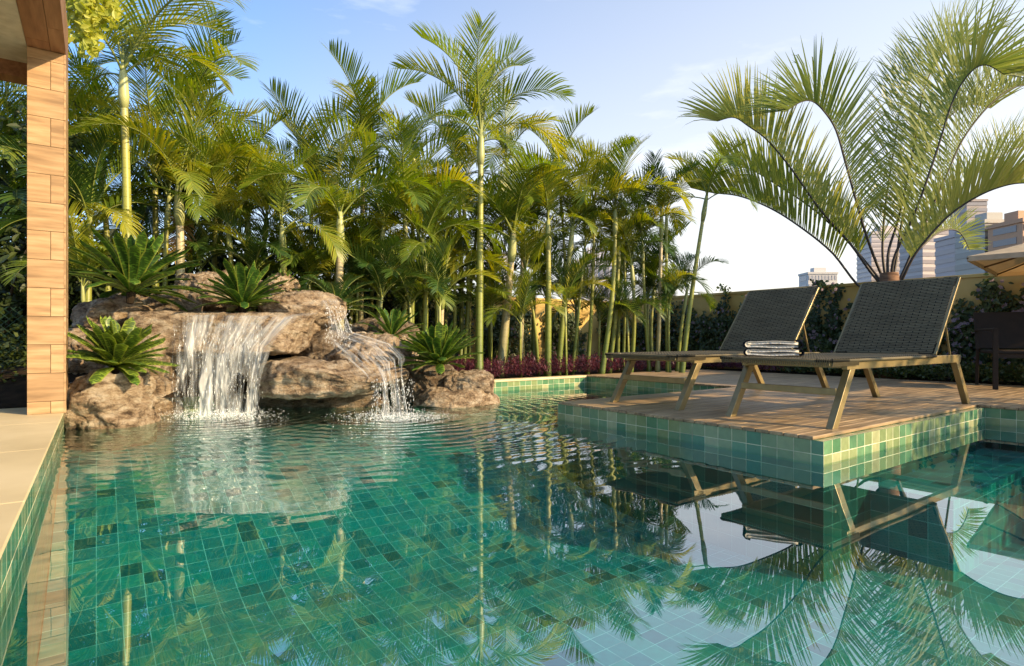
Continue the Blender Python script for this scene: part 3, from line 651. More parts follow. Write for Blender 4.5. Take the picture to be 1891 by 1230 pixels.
# ------------------------------------------------------------ palms
VAR = {}
def variant(key, *a, m='frond', **k):
    lm, rm = frond(*a, **k); VAR[key] = (lm.mesh('frond', M[m], False), rm.mesh('stalk', M['rachis'], True))
ups, arcs, drs = [], [], []
for i in range(5): variant('u%d' % i, 1.0, R(84 - i * 3), R(30 - 9 * i), 42, .33, 10 + i, vee=.62, droop=.4, stalk=.14, wid=.0056, curve=(-.3, .2, .35, -.15, .1)[i]); ups.append('u%d' % i)
for i in range(6): variant('a%d' % i, 1.0, R(70 - i * 4), R(-30 - 9 * i), 42, .33, 30 + i, vee=.42, droop=.9, stalk=.16, wid=.0056, curve=(.4, -.4, .2, -.2, 0, .5)[i]); arcs.append('a%d' % i)
for i in range(4): variant('d%d' % i, .9, R(38 - i * 8), R(-75), 38, .30, 50 + i, vee=.25, droop=1.1, stalk=.16, wid=.0058, curve=(.3, -.3, .1, -.5)[i]); drs.append('d%d' % i)
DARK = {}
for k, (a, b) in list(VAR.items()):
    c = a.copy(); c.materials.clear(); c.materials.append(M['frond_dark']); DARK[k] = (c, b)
M['dry'] = noise_mat('dry_leaf', [(.3, (.16, .09, .035)), (.7, (.34, .22, .09))], 5, .8, .1)
DRY = []
for k in ('d2', 'd3'):
    c = VAR[k][0].copy(); c.materials.clear(); c.materials.append(M['dry']); DRY.append((c, VAR[k][1]))
def trunk_mat(name, cols):
    m, n, l, p = mat(name)
    t = n.new('ShaderNodeTexCoord'); s = n.new('ShaderNodeSeparateXYZ'); l.new(t.outputs['Object'], s.inputs[0])
    nn = n.new('ShaderNodeTexNoise'); nn.inputs['Scale'].default_value = 3; nn.inputs['Detail'].default_value = 5; l.new(t.outputs['Object'], nn.inputs['Vector'])
    g = n.new('ShaderNodeTexCoord'); s2 = n.new('ShaderNodeSeparateXYZ'); l.new(g.outputs['Generated'], s2.inputs[0])
    a = n.new('ShaderNodeMath'); a.operation = 'MULTIPLY_ADD'; a.inputs[1].default_value = .35; l.new(nn.outputs['Fac'], a.inputs[0]); l.new(s2.outputs[2], a.inputs[2])
    r = ramp(n, cols); l.new(a.outputs[0], r.inputs['Fac'])
    w = n.new('ShaderNodeMath'); w.operation = 'MULTIPLY'; w.inputs[1].default_value = 9.5; l.new(s.outputs[2], w.inputs[0])
    fr = n.new('ShaderNodeMath'); fr.operation = 'FRACT'; l.new(w.outputs[0], fr.inputs[0])
    r2 = ramp(n, [(.0, (.45, .42, .35)), (.09, (1, 1, 1))]); l.new(fr.outputs[0], r2.inputs['Fac'])
    mu = n.new('ShaderNodeMixRGB'); mu.blend_type = 'MULTIPLY'; mu.inputs['Fac'].default_value = .8; l.new(r.outputs[0], mu.inputs['Color1']); l.new(r2.outputs[0], mu.inputs['Color2'])
    l.new(mu.outputs[0], p.inputs['Base Color']); p.inputs['Roughness'].default_value = .42
    return m
M['cane'] = trunk_mat('palm_cane', [(.1, (.045, .085, .018)), (.45, (.16, .19, .03)), (.85, (.30, .30, .06)), (1.2, (.34, .33, .12))])
M['pale'] = trunk_mat('palm_pale_cane', [(.1, (.07, .10, .03)), (.5, (.28, .25, .12)), (1.0, (.48, .40, .26))])
M['sheath'] = noise_mat('crown_sheath', [(.3, (.22, .26, .07)), (.7, (.42, .42, .20))], 4, .4, .4, (1, 1, .3))
def palm(pb, pt, yt, d, label, r=.030, n=9, L=1.35, seed=1, zb=None, m='cane', dark=0.0, group='slender palms of the screen behind the pool', low=False, upr=False, name='palm_tree'):
    rr = random.Random(seed * 13 + 7)
    base = W(pb, 640, d)
    z0 = hgt(base.x, base.y) if zb is None else zb
    base.z = z0 - .02; top = W(pt, yt, d + rr.uniform(-.1, .1))
    root = tag(empty(name, base), label, 'palm', group)
    v = top - base; side = Vector((rr.uniform(-1, 1), rr.uniform(-1, 1), 0)) * .05 * v.length * .5
    def pos(t): return v * t + side * math.sin(math.pi * t)
    H = v.length; ns = max(6, int(H * 9)); pts = [pos(i / ns) for i in range(ns + 1)]
    rad = []
    for i in range(ns + 1):
        t = i / ns; rad.append(r * (1.25 - .55 * t) if t > .08 else r * 1.4)
    mb = MB(); mb.tube(pts, rad, 10); mb.build('trunk', M[m], root, True)
    # green sheath below the leaves
    dv = (pts[-1] - pts[-2]).normalized(); sh = min(.42, .22 * H + .1)
    mb = MB(); mb.tube([pts[-1] - dv * sh, pts[-1] - dv * sh * .7, pts[-1] - dv * .1, pts[-1] + dv * .06], [r * .86, r * 1.18, r * .95, r * .5], 10); mb.build('leaf_sheath', M['sheath'], root, True)
    a0 = rr.uniform(0, 6.28)
    for i in range(n):
        t = i / max(1, n - 1)
        key = rr.choice(ups) if t < .38 else (rr.choice(arcs) if t < .8 else rr.choice(drs))
        if low and t > .6: key = rr.choice(arcs)
        if upr: key = (ups + arcs[:1] + ups[:1] + arcs[:2])[i % 9] if t < .8 else rr.choice(drs[:2])
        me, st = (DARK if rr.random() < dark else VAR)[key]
        o = link('frond', me, root); s = link('stalk', st, o)
        sc = L * (.72 + .35 * math.sin(math.pi * (.15 + .7 * t))) * rr.uniform(.88, 1.12)
        o.scale = (sc, sc, sc); o.location = pts[-1] + dv * (.04 - .12 * t)
        o.rotation_euler = (rr.uniform(-.25, .25), rr.uniform(-.18, .10), a0 + i * 2.39996 + rr.uniform(-.3, .3))
    if n >= 8 and rr.random() < .05:
        me, st = DRY[rr.randrange(2)]; o = link('dry_frond', me, root); o.location = pts[-1] - dv * .25; sc = L * .75; o.scale = (sc, sc, sc); o.rotation_euler = (rr.uniform(-.3, .3), .5, rr.uniform(0, 6.28)); link('stalk', st, o)
    return root
# featured palms
palm(884, 888, 247, 7.75, 'tallest palm, its smooth yellow-green trunk rising alone in the middle of the screen', .046, 9, 1.5, 1, upr=True)
palm(234, 227, 128, 6.3, 'tall smooth trunked palm right of the tiled column, crown cut by the photo top', .046, 9, 1.55, 2)
palm(1258, 1305, 362, 9.3, 'palm leaning right with a thin small crown at the right end of the screen', .036, 6, 1.15, 3)
palm(922, 948, 432, 8.7, 'palm with thick pale swollen upper trunk just right of the tallest palm', .058, 10, 1.5, 4, m='pale')
palm(628, 628, 400, 7.1, 'thick pale trunked palm rising behind the spiky cycad', .050, 8, 1.25, 5, m='pale')
palm(523, 521, 425, 7.1, 'palm behind the crest with one lit frond hanging in front of its trunk', .042, 7, 1.1, 6)
palm(326, 329, 352, 6.9, 'palm with pale thick trunk right of the largest bromeliad', .050, 8, 1.2, 7, m='pale')
palm(308, 312, 365, 7.0, 'thinner yellow-green palm touching the left side of the pale thick trunk', .030, 7, 1.25, 8)
palm(286, 285, 258, 7.6, 'tall grey-green palm between the smooth tall palm and the pale thick trunk', .040, 8, 1.3, 9)
palm(396, 401, 330, 7.8, 'slim palm behind the middle bromeliad', .034, 8, 1.25, 10)
palm(1110, 1136, 385, 9.0, 'curving yellow-green palm whose crown tops the right half of the screen', .036, 9, 1.3, 11)
palm(1030, 1057, 425, 9.1, 'palm bending slightly right, midway between the tallest palm and the leaning one', .040, 9, 1.3, 12)
data = [
 (850, 846, 330, 9.0, 'palm whose crown touches the left side of the tallest palm crown', .034, 9, 1.5),
 (930, 936, 335, 9.2, 'palm whose crown spreads right behind the tallest palm', .034, 9, 1.55),
 (760, 764, 345, 8.8, 'feathery palm rising highest left of the tallest palm', .034, 9, 1.4),
 (906, 914, 420, 9.3, 'green cane showing just right of the tallest palm foot', .034, 8, 1.3),
 (963, 966, 455, 9.2, 'palm with brown sheath right of the swollen pale trunk', .038, 8, 1.2),
 (994, 970, 430, 9.0, 'thin cane leaning left over the purple ground cover', .024, 8, 1.25),
 (1011, 1012, 470, 8.8, 'short thick cane straight above the darkest purple ground cover', .044, 8, 1.1),
 (1044, 1034, 410, 9.5, 'thin cane crossing behind the slightly bending palm', .024, 8, 1.3),
 (1056, 1079, 450, 9.3, 'thin cane fanning right from the crossed pair of canes', .024, 8, 1.25),
 (1084, 1097, 410, 9.4, 'cane leaning right, left of the curving yellow-green palm', .028, 8, 1.25),
 (1124, 1143, 440, 9.5, 'bamboo-like cane immediately right of the curving yellow-green palm', .032, 8, 1.15),
 (1150, 1152, 430, 9.6, 'straight thin dark green cane right of the curving pair', .022, 7, 1.2),
 (1164, 1166, 450, 9.5, 'palm with reddish brown upper stem', .032, 8, 1.1),
 (1200, 1186, 405, 9.6, 'cane leaning left in the crossed clump near the loungers', .026, 8, 1.2),
 (1214, 1222, 430, 9.5, 'pale cane crossing the left-leaning one near the loungers', .032, 8, 1.1),
 (1233, 1231, 450, 9.5, 'upright cane third from the right end of the screen', .026, 7, 1.0),
 (1250, 1269, 465, 9.6, 'upright cane next to the palm leaning right', .028, 7, .9),
 (779, 781, 440, 7.6, 'green cane rising just behind the rear of the two right bromeliads', .036, 8, 1.2),
 (806, 799, 420, 8.2, 'cane leaning left behind the right bromeliad', .030, 8, 1.25),
 (816, 819, 450, 8.4, 'pale reddish trunk behind the right bromeliad', .042, 9, 1.25),
 (834, 839, 400, 8.6, 'slim cane second to the left of the tallest palm', .028, 9, 1.3),
 (854, 856, 440, 8.8, 'dark green cane nearest left of the tallest palm', .032, 8, 1.2),
 (868, 880, 420, 9.2, 'thin cane crossing behind the tallest palm trunk', .024, 8, 1.3),
 (744, 748, 370, 8.0, 'palm with tall crown behind the shaded boulder by the cascade', .036, 11, 1.45),
 (700, 708, 430, 7.6, 'palm just right of the spiky cycad', .034, 9, 1.25),
 (460, 456, 345, 8.0, 'palm with feathery crown between the middle bromeliad and the lit hanging frond', .038, 11, 1.45),
 (580, 574, 355, 8.2, 'palm left of the thick pale trunk behind the cycad', .036, 10, 1.4),
 (666, 672, 350, 8.4, 'palm right of the thick pale trunk behind the cycad', .036, 10, 1.45),
 (162, 166, 400, 6.4, 'low crowned palm in the corner between column and largest bromeliad', .036, 10, 1.3),
 (195, 186, 270, 7.2, 'palm whose fronds brush the right side of the tiled column', .036, 11, 1.5),
 (352, 350, 240, 8.2, 'palm with dark arching crown high above the mound', .040, 11, 1.55),
 (430, 420, 400, 7.2, 'palm with crown low behind the middle bromeliad', .032, 9, 1.15)]
jr = random.Random(77)
for i, (a, b, c, d_, lab, r_, n_, L_) in enumerate(data):
    c += jr.choice((-60, -35, -10, 10, 35, 70)); n_ = max(6, n_ - 1); L_ *= jr.uniform(.78, 1.0)
    if 820 < a < 960: d_ += .5
    palm(a, b, c, d_, lab, r_, n_, L_, 40 + i, m='pale' if 'pale' in lab else 'cane', dark=.15)
back = [(250, 255, 330, 8.3), (330, 335, 400, 8.4), (400, 408, 430, 8.6), (490, 492, 400, 8.8), (545, 550, 430, 8.6), (610, 608, 430, 9.0), (650, 652, 460, 9.0), (690, 690, 400, 9.4), (770, 772, 420, 9.6), (825, 822, 470, 9.8), (905, 903, 440, 10.2), (985, 990, 440, 10.4), (1060, 1064, 470, 10.6), (1140, 1145, 480, 10.8), (1205, 1208, 500, 10.9)]
names = ['behind the tall smooth palm by the column', 'behind the pale thick trunk near the column', 'behind the slim palm of the mound', 'behind the feathery crowned palm', 'behind the lit hanging frond', 'directly behind the thick pale trunk at the cycad', 'between the thick pale trunk and the cascade boulders', 'behind the palm right of the cycad', 'behind the canes of the rear right bromeliad', 'behind the pale reddish trunk', 'hidden behind the tallest palm', 'behind the swollen pale trunk', 'behind the crossed pair of thin canes', 'behind the curving yellow-green palm', 'behind the crossed clump near the loungers']
for i, (a, b, c, d_) in enumerate(back):
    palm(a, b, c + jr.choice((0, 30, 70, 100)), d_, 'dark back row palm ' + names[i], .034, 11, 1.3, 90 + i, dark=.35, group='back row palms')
low = [(1046, 1044, 560, 8.9, 'young palm with a lit drooping frond above the purple ground cover'), (704, 706, 545, 7.2, 'young palm sprouting right of the cycad'), (756, 757, 560, 7.4, 'young palm behind the rear right bromeliad'), (1238, 1236, 560, 9.4, 'young palm low near the right end of the screen'), (962, 962, 590, 8.6, 'young palm low beside the brown sheathed palm'), (1106, 1108, 590, 9.6, 'young palm low between the bending canes'), (470, 470, 500, 7.2, 'young palm low behind the middle bromeliad'), (570, 572, 520, 7.4, 'young palm low left of the cycad'), (815, 812, 560, 7.5, 'young palm low behind the right end bromeliad'), (905, 908, 575, 8.9, 'young palm low at the foot of the tallest palm'), (1160, 1158, 585, 9.3, 'young palm low right of the curving yellow-green palm'), (1195, 1196, 545, 9.8, 'young palm low behind the crossed cane clump'), (1010, 1008, 545, 9.9, 'young palm low behind the short thick cane'), (620, 618, 500, 7.9, 'young palm low directly behind the thick pale trunk'), (370, 371, 490, 7.4, 'young palm low behind the boulder at the top of the mound'), (150, 152, 520, 6.3, 'young palm low at the right edge of the column'), (660, 662, 530, 7.6, 'young palm low behind the cycad')]
for i, (a, b, c, d_, lab) in enumerate(low):
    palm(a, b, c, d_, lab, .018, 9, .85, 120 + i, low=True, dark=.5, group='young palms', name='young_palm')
# beyond the porch
for i, (a, b, c, lab) in enumerate([(-40, -50, 210, 'palm seen left of the column, partly outside the frame'), (14, 20, 300, 'palm with yellowish fronds left of the column'), (60, 66, 430, 'low dark palm hidden by the column')]):
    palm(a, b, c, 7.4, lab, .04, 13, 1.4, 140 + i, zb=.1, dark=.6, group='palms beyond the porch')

# triangle palm in front of the wall
TB = W(1640, 560, 8.5); TB.z = .11
tp = tag(empty('triangle_palm', TB), 'big arching feather palm with short brown trunk standing against the yellow wall', 'palm')
mb = MB(); tt = W(1642, 504, 8.5) - TB
mb.tube([(0, 0, -.05), (0, 0, .3), tuple(tt * .6), tuple(tt)], [.26, .20, .16, .12], 14); mb.build('trunk', noise_mat('brown_bark', [(.3, (.07, .035, .018)), (.7, (.24, .13, .07))], 6, .8, .2, (1, 1, 6), .6), tp, True)
FR = [([(1650,540),(1592,533),(1535,465),(1469,413),(1417,382),(1364,362),(1316,356),(1276,347)], 8.4, 9.9, .62),
 ([(1645,545),(1610,505),(1570,450),(1513,385),(1460,310),(1417,259),(1382,233),(1355,217),(1325,224)], 8.5, 9.1, .66),
 ([(1645,545),(1619,487),(1597,426),(1579,364),(1562,303),(1544,241),(1522,206),(1500,187),(1478,189),(1452,206)], 8.6, 8.3, .66),
 ([(1642,545),(1640,470),(1660,400),(1690,260),(1705,170),(1730,115),(1765,80),(1800,85)], 8.6, 9.3, .72),
 ([(1648,545),(1650,480),(1689,395),(1728,285),(1760,185),(1790,136),(1820,120),(1855,138)], 8.5, 8.0, .74),
 ([(1652,545),(1663,514),(1706,417),(1746,327),(1777,259),(1820,202),(1865,165),(1905,160),(1945,188)], 8.5, 8.8, .78),
 ([(1655,545),(1667,514),(1693,465),(1746,404),(1794,369),(1842,347),(1891,338),(1960,345)], 8.4, 7.6, .62),
 ([(1650,540),(1680,480),(1706,452),(1733,430),(1760,424),(1777,435),(1790,461)], 8.7, 9.8, .40),
 ([(1645,545),(1612,500),(1560,440),(1500,385),(1440,345),(1390,315),(1340,300)], 8.7, 10.2, .62),
 ([(1642,545),(1630,470),(1635,380),(1650,280),(1665,190),(1690,130)], 8.7, 9.8, .66),
 ([(1655,545),(1672,500),(1720,420),(1775,350),(1830,300),(1890,270),(1960,270)], 8.7, 10.0, .62),
 ([(1645,545),(1655,480),(1672,380),(1705,290),(1740,230),(1785,195),(1830,200)], 8.6, 9.6, .62)]
for i, (pl, d0, d1, lf) in enumerate(FR):
    n = len(pl); ctrl = [W(x, y, d0 + (d1 - d0) * k / (n - 1)) - TB for k, (x, y) in enumerate(pl)]
    pts = []; NN = 36
    for k in range(NN + 1):
        f = k / NN * (n - 1); j = min(int(f), n - 2); t = f - j
        p0 = ctrl[max(j-1, 0)]; p1 = ctrl[j]; p2 = ctrl[j+1]; p3 = ctrl[min(j+2, n-1)]
        pts.append(.5 * ((2*p1) + (p2-p0)*t + (2*p0-5*p1+4*p2-p3)*t*t + (3*p1-p0-3*p2+p3)*t*t*t))
    tans = [(pts[min(k+1, NN)] - pts[max(k-1, 0)]).normalized() for k in range(NN + 1)]
    # leaflets lift upwards from the rachis in a V
    r = random.Random(700 + i); lm = MB(); rm = MB()
    rm.tube(pts, [.020 * (1 - .85 * k / NN) + .002 for k in range(NN + 1)], 6, False)
    npair = 104 if lf > .5 else 60
    for k in range(npair):
        s = (k + .5) / npair; f = (.25 + .75 * s) * NN; j = min(int(f), NN - 1); p0 = pts[j].lerp(pts[j+1], f - j); T = tans[j].lerp(tans[j+1], f - j).normalized()
        S = T.cross(Vector((0, 0, 1))); S = S.normalized() if S.length > .08 else RT.copy()
        N_ = S.cross(T).normalized()
        if N_.z < 0: N_ = -N_
        ll = lf * 1.40 * (1 if r.random() > .06 else r.uniform(.4, .8)) * (math.sin(math.pi * (.16 + .62 * s)) ** .6) * r.uniform(.85, 1.06); aa = R(58 - 14 * s) * r.uniform(.92, 1.08)
        for sg in (-1, 1):
            v = R(66) * r.uniform(.75, 1.12); l_ = (T * math.cos(aa) + (S * sg * math.cos(v) + N_ * math.sin(v)) * math.sin(aa)).normalized()
            w = (T - l_ * T.dot(l_)).normalized(); q = p0.copy(); P = []; Wd = []
            dd = (r.uniform(.1, .5) if r.random() > .08 else r.uniform(.9, 1.8))
            for u_ in range(6):
                u = u_ / 5; P.append(q.copy()); Wd.append(.0098 * (.55 + .6 * math.sin(math.pi * min(1, .1 + u))) if u < .9 else .0012)
                l2 = (l_ + Vector((0, 0, -1)) * dd * u * u).normalized(); q = q + l2 * ll / 5
            lm.ribbon(P, Wd, w)
    fo = lm.build('frond', M['tri'], tp); rm.build('stalk', M['rachis_dark'], fo, True)

# ------------------------------------------------------------ walls, vines, ground cover
XWALL = 10.2; ZWALL = 1.62
mb = MB(); mb.box(XWALL, XWALL + .18, -6, 10.2, .0, ZWALL - .05)
gw = tag(link('garden_wall', mb.mesh('garden_wall', M['yellow'])), 'mustard yellow rendered garden wall running behind the sun loungers', 'wall')
mb = MB(); mb.box(XWALL - .02, XWALL + .2, -6, 10.2, ZWALL - .05, ZWALL); bevel(mb.build('wall_cap', M['yellow'], gw), .006)
mb = MB(); mb.box(-6, XWALL - .003, 10.2, 10.38, .0, ZWALL - .06)
gw2 = tag(link('garden_wall', mb.mesh('garden_wall', M['yellow'])), 'yellow back wall glimpsed between the trunks of the palm screen', 'wall')
mb = MB(); mb.box(-6, XWALL - .025, 10.18, 10.4, ZWALL - .06, ZWALL - .01); bevel(mb.build('wall_cap', M['yellow'], gw2), .006)

def leafquad(mb, p, n, up, s, r):
    a = n.cross(up); a = a.normalized() if a.length > .01 else Vector((1, 0, 0)); b = a.cross(n).normalized()
    g = r.uniform(0, 6.28); u = a * math.cos(g) + b * math.sin(g); v = n.cross(u)
    q = [p - u * s, p - u * s * .35 + v * s * .55 , p + u * s * .45 + v * s * .42, p + u * s * 1.1, p + u * s * .45 - v * s * .42, p - u * s * .35 - v * s * .55]
    bend = n * s * .18; q[1] += bend; q[5] += bend; q[2] += bend * .7; q[4] += bend * .7
    k = len(mb.v); mb.v += [tuple(x) for x in q]; mb.f.append((k, k+1, k+2, k+3)); mb.uv.append([(0,0)]*4); mb.f.append((k, k+3, k+4, k+5)); mb.uv.append([(0,0)]*4)
def flower_mesh():
    mb = MB(); flower(mb, Vector((0, 0, 0)), Vector((0, 0, 1)), 1.0, random.Random(1)); return mb.mesh('flower', M['flower'])
def flower(mb, p, n, s, r):
    a = n.cross(Vector((0, 0, 1))); a = a.normalized() if a.length > .01 else Vector((1, 0, 0)); b = a.cross(n).normalized(); g0 = r.uniform(0, 6)
    for i in range(5):
        g = g0 + i * 1.2566; u = a * math.cos(g) + b * math.sin(g); v = n.cross(u)
        mb.face([p, p + u * s * .7 + v * s * .42 + n * s * .2, p + u * s + n * s * .12, p + u * s * .7 - v * s * .42 + n * s * .2])
FLM = flower_mesh()
def vine(px, y0, y1, wpx, seed, label, dens=1.0, spill=.0, nfl=26, wall='x'):
    r = random.Random(seed)
    ratio = (px - CX) / F
    if wall == 'x': # depth where the ray meets X = XWALL
        d = XWALL / (RT.x * ratio + FW.x); nrm = Vector((-1, 0, 0)); ax = Vector((0, 1, 0))
    else: d = 10.18 / (RT.y * ratio + FW.y); nrm = Vector((0, -1, 0)); ax = Vector((1, 0, 0))
    c = W(px, 600, d); zt_ = EYE - (y0 - HY) / F * d; zb_ = max(.15, EYE - (y1 - HY) / F * d); hw = wpx / F * d * .5 / .75
    root = tag(empty('climbing_vine', (c.x, c.y, zb_)), label, 'climber', 'climbers on the yellow wall'); rp_ = Vector((c.x, c.y, zb_))
    lm = MB(); fm = MB(); sm = MB(); H = zt_ - zb_; stems = []
    for i in range(max(5, int(hw * 16))):
        x = r.uniform(-hw * .7, hw * .7); z = zb_ if r.random() < .7 else r.uniform(zb_, zb_ + H * .5); pts = [Vector((x, 0, z))]; top = zb_ + H * r.uniform(.45, 1.0)
        while z < top:
            z += .06; x += r.gauss(0, .022); x = max(-hw, min(hw, x)); pts.append(Vector((x, r.uniform(.015, .05), z)))
        if len(pts) > 2: stems.append(pts)
    def tow(q): return c.xy.to_3d() + ax * q.x + nrm * (q.y + .01) + Vector((0, 0, q.z)) - rp_
    for st in stems:
        sm.tube([tow(q) for q in st], .003, 4, False)
        for q in st:
            clump = .5 + 1.3 * max(0, noise.noise(Vector((q.x * 3 + seed, q.z * 3, 0))) + .25)
            for _ in range(int(r.uniform(5, 11) * dens * clump)):
                thick = .05 + .10 * max(0, noise.noise(Vector((q.x * 2.2, q.z * 2.2, seed * 1.7))) + .4)
                o = Vector((q.x + r.gauss(0, .055), abs(r.gauss(.02, thick)), q.z + r.gauss(0, .05)))
                if o.z > zt_ + spill: continue
                nn = (nrm * 1.0 + Vector((r.gauss(0, .5), r.gauss(0, .5), r.uniform(-.2, .9)))).normalized()
                leafquad(lm, tow(o), nn, Vector((0, 0, 1)), r.uniform(.024, .052), r)
    for _ in range(nfl):
        st = r.choice(stems); q = r.choice(st); fo = link('flower', FLM, root); fo.location = tow(Vector((q.x + r.gauss(0, .06), .10 + r.uniform(0, .08), q.z + r.gauss(0, .05)))); fo.rotation_euler = (nrm + Vector((r.gauss(0, .4), r.gauss(0, .4), r.gauss(0, .3)))).to_track_quat('Z', 'Y').to_euler(); k_ = r.uniform(.022, .038); fo.scale = (k_, k_, k_)
    lm.build('foliage', M['vine'], root); sm.build('stems', M['rachis_dark'], root)
    return root
vine(1262, 556, 665, 70, 1, 'dark climber on the wall behind the foot of the palm leaning right', 1.2)
vine(1336, 530, 665, 95, 2, 'dense dark climber reaching over the wall top left of the far lounger backrest', 1.6, .05, 40)
vine(1400, 545, 665, 70, 3, 'flowering climber on the wall hidden partly by the far lounger backrest', 1.1)
vine(1532, 522, 668, 62, 4, 'climber hanging in a narrow tuft between the two lounger backrests', 1.6, .04, 36)
vine(1580, 560, 672, 50, 5, 'thin climber beside the upper corner of the near lounger backrest', .8)
vine(1700, 600, 680, 60, 6, 'climber behind the strut of the near lounger backrest', 1.2)
vine(1760, 590, 690, 70, 7, 'low flowering climber between near lounger and dark armchair', 1.4, 0, 40)
vine(1822, 500, 640, 66, 8, 'bushy climber spilling over the wall top beside the parasol edge', 2.0, .05, 30)
vine(1886, 520, 690, 55, 9, 'climber on the wall behind the dark armchair at the right edge', 1.2, 0, 30)
vine(1200, 560, 662, 80, 10, 'climber on the wall behind the crossed cane clump near the loungers', 1.5)
vine(1140, 570, 660, 80, 11, 'climber on the wall behind the curving yellow-green palm', 1.4, wall='x')
vine(1040, 575, 660, 120, 12, 'climber on the back wall behind the young lit palm', 2.2, wall='y')
vine(930, 570, 665, 130, 13, 'climber on the back wall just right of the tallest palm', 2.2, wall='y')
vine(800, 560, 665, 150, 14, 'climber on the back wall behind the right bromeliads', 2.0, wall='y')
vine(1300, 575, 668, 110, 17, 'climber on the wall between the leaning palm and the far lounger', 1.3)
vine(1500, 600, 670, 90, 18, 'low climber on the wall under the upper corner of the far lounger backrest', 1.1)
vine(1730, 540, 690, 80, 19, 'climber on the wall right of the near lounger backrest edge', 1.0)
vine(1850, 560, 690, 90, 20, 'wide climber on the wall just above the armchair arm', 1.1)
vine(1640, 640, 690, 200, 15, 'low mass of flowering climber along the wall foot behind the near lounger', .8, 0, 60)
vine(1450, 625, 675, 150, 16, 'low mass of flowering climber along the wall foot behind the far lounger', 1.0, 0, 50)

def tufts(name, label, m, pts, n, h, seed, spread=.06, wd=.006):
    r = random.Random(seed); mb = MB()
    for (x0, x1, y0, y1, zz, dens) in pts:
        for _ in range(int((x1-x0)*(y1-y0)*dens)):
            x = r.uniform(x0, x1); y = r.uniform(y0, y1); hh = h * r.uniform(.6, 1.1) * (1 + .25 * noise.noise(Vector((x * 2, y * 2, 0))))
            for k in range(n):
                a = r.uniform(0, 6.28); dr = Vector((math.cos(a), math.sin(a), 0)); z0 = zz + hh * r.uniform(.2, .75)
                p = Vector((x + r.gauss(0, .02), y + r.gauss(0, .02), z0)); L = r.uniform(.05, .10); e = r.uniform(.1, 1.2)
                t1 = dr * math.cos(e) + Vector((0, 0, math.sin(e))); t2 = dr * math.cos(e - .7) + Vector((0, 0, math.sin(e - .7)))
                s = Vector((-dr.y, dr.x, 0)); mb.ribbon([p, p + t1 * L * .5, p + t1 * L * .5 + t2 * L * .5], [wd, wd * 1.3, .001], s)
    o = mb.build(name, M[m]); return tag(o, label, 'ground cover', kind='stuff')
tufts('purple_ground_cover', 'low carpet of purple-red leaves at the feet of the palms', 'purple', [(3.1, 8.76, YF + .16, YF + 1.25, .12, 260), (8.76, 10.1, 5.0, 7.6, .12, 200)], 9, .38, 1)
tufts('green_ground_cover', 'low dark leafy planting between the deck and the yellow wall', 'vine', [(8.85, 9.9, -1.5, 5.0, .11, 170)], 8, .30, 2, wd=.012)
tufts('fern_ground_cover', 'dark ferny planting under the palms behind the rocks', 'hedge', [(-2.5, 3.2, 6.6, 9.8, .12, 60)], 9, .9, 3, wd=.012)

# hedge / broadleaf shrubs behind column
def shrub(name, px, y0, y1, wpx, d, seed, label, nleaf=5000, s0=.03, s1=.06, mm='hedge', cat='shrub', dep=.8, group=None):
    r = random.Random(seed); top = W(px, y0, d); base = Vector((top.x, top.y, .08)); hw = wpx / F * d / 2; H = top.z - .08
    root = tag(empty(name, base), label, cat, group); sm = MB(); lm = MB(); ends = []
    for i in range(9):
        a = r.uniform(0, 6.28); q = Vector((0, 0, 0)); pts = [q.copy()]; dirv = Vector((math.cos(a) * .25, math.sin(a) * .25, 1)).normalized()
        while q.z < H * r.uniform(.75, .95) and len(pts) < 40:
            q = q + dirv * .16; dirv = (dirv + Vector((r.gauss(0, .16), r.gauss(0, .16), .02))).normalized(); q.x = max(-hw, min(hw, q.x)); q.y = max(-dep, min(dep, q.y)); pts.append(q.copy())
        sm.tube(pts, [.018 * (1 - .7 * k / len(pts)) for k in range(len(pts))], 5, False); ends += pts[2:]
    for _ in range(nleaf):
        e = r.choice(ends); p = e + Vector((r.gauss(0, hw * .33), r.gauss(0, dep * .35), r.gauss(0, .16)))
        leafquad(lm, p, Vector((r.gauss(0, 1), r.gauss(0, 1), r.uniform(0, 1.2))).normalized(), Vector((0, 0, 1)), r.uniform(s0, s1), r)
    sm.build('branches', M['rachis_dark'], root); lm.build('foliage', M[mm], root); return root
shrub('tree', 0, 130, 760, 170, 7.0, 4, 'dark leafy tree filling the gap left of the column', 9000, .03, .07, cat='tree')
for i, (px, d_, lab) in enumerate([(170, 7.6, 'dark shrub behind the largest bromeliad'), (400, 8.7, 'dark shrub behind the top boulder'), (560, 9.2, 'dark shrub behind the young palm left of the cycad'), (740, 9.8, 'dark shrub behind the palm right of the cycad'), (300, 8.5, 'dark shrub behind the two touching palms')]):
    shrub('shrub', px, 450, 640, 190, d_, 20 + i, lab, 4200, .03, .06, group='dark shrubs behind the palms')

shrub('tree', 4373, -601, 640, 817, 2.35, 77, 'leafy tree added unseen outside the frame on the right to shade the deck', 1250, .05, .085, cat='tree', dep=.9)  # unseen tree, added to throw broken shade on the deck
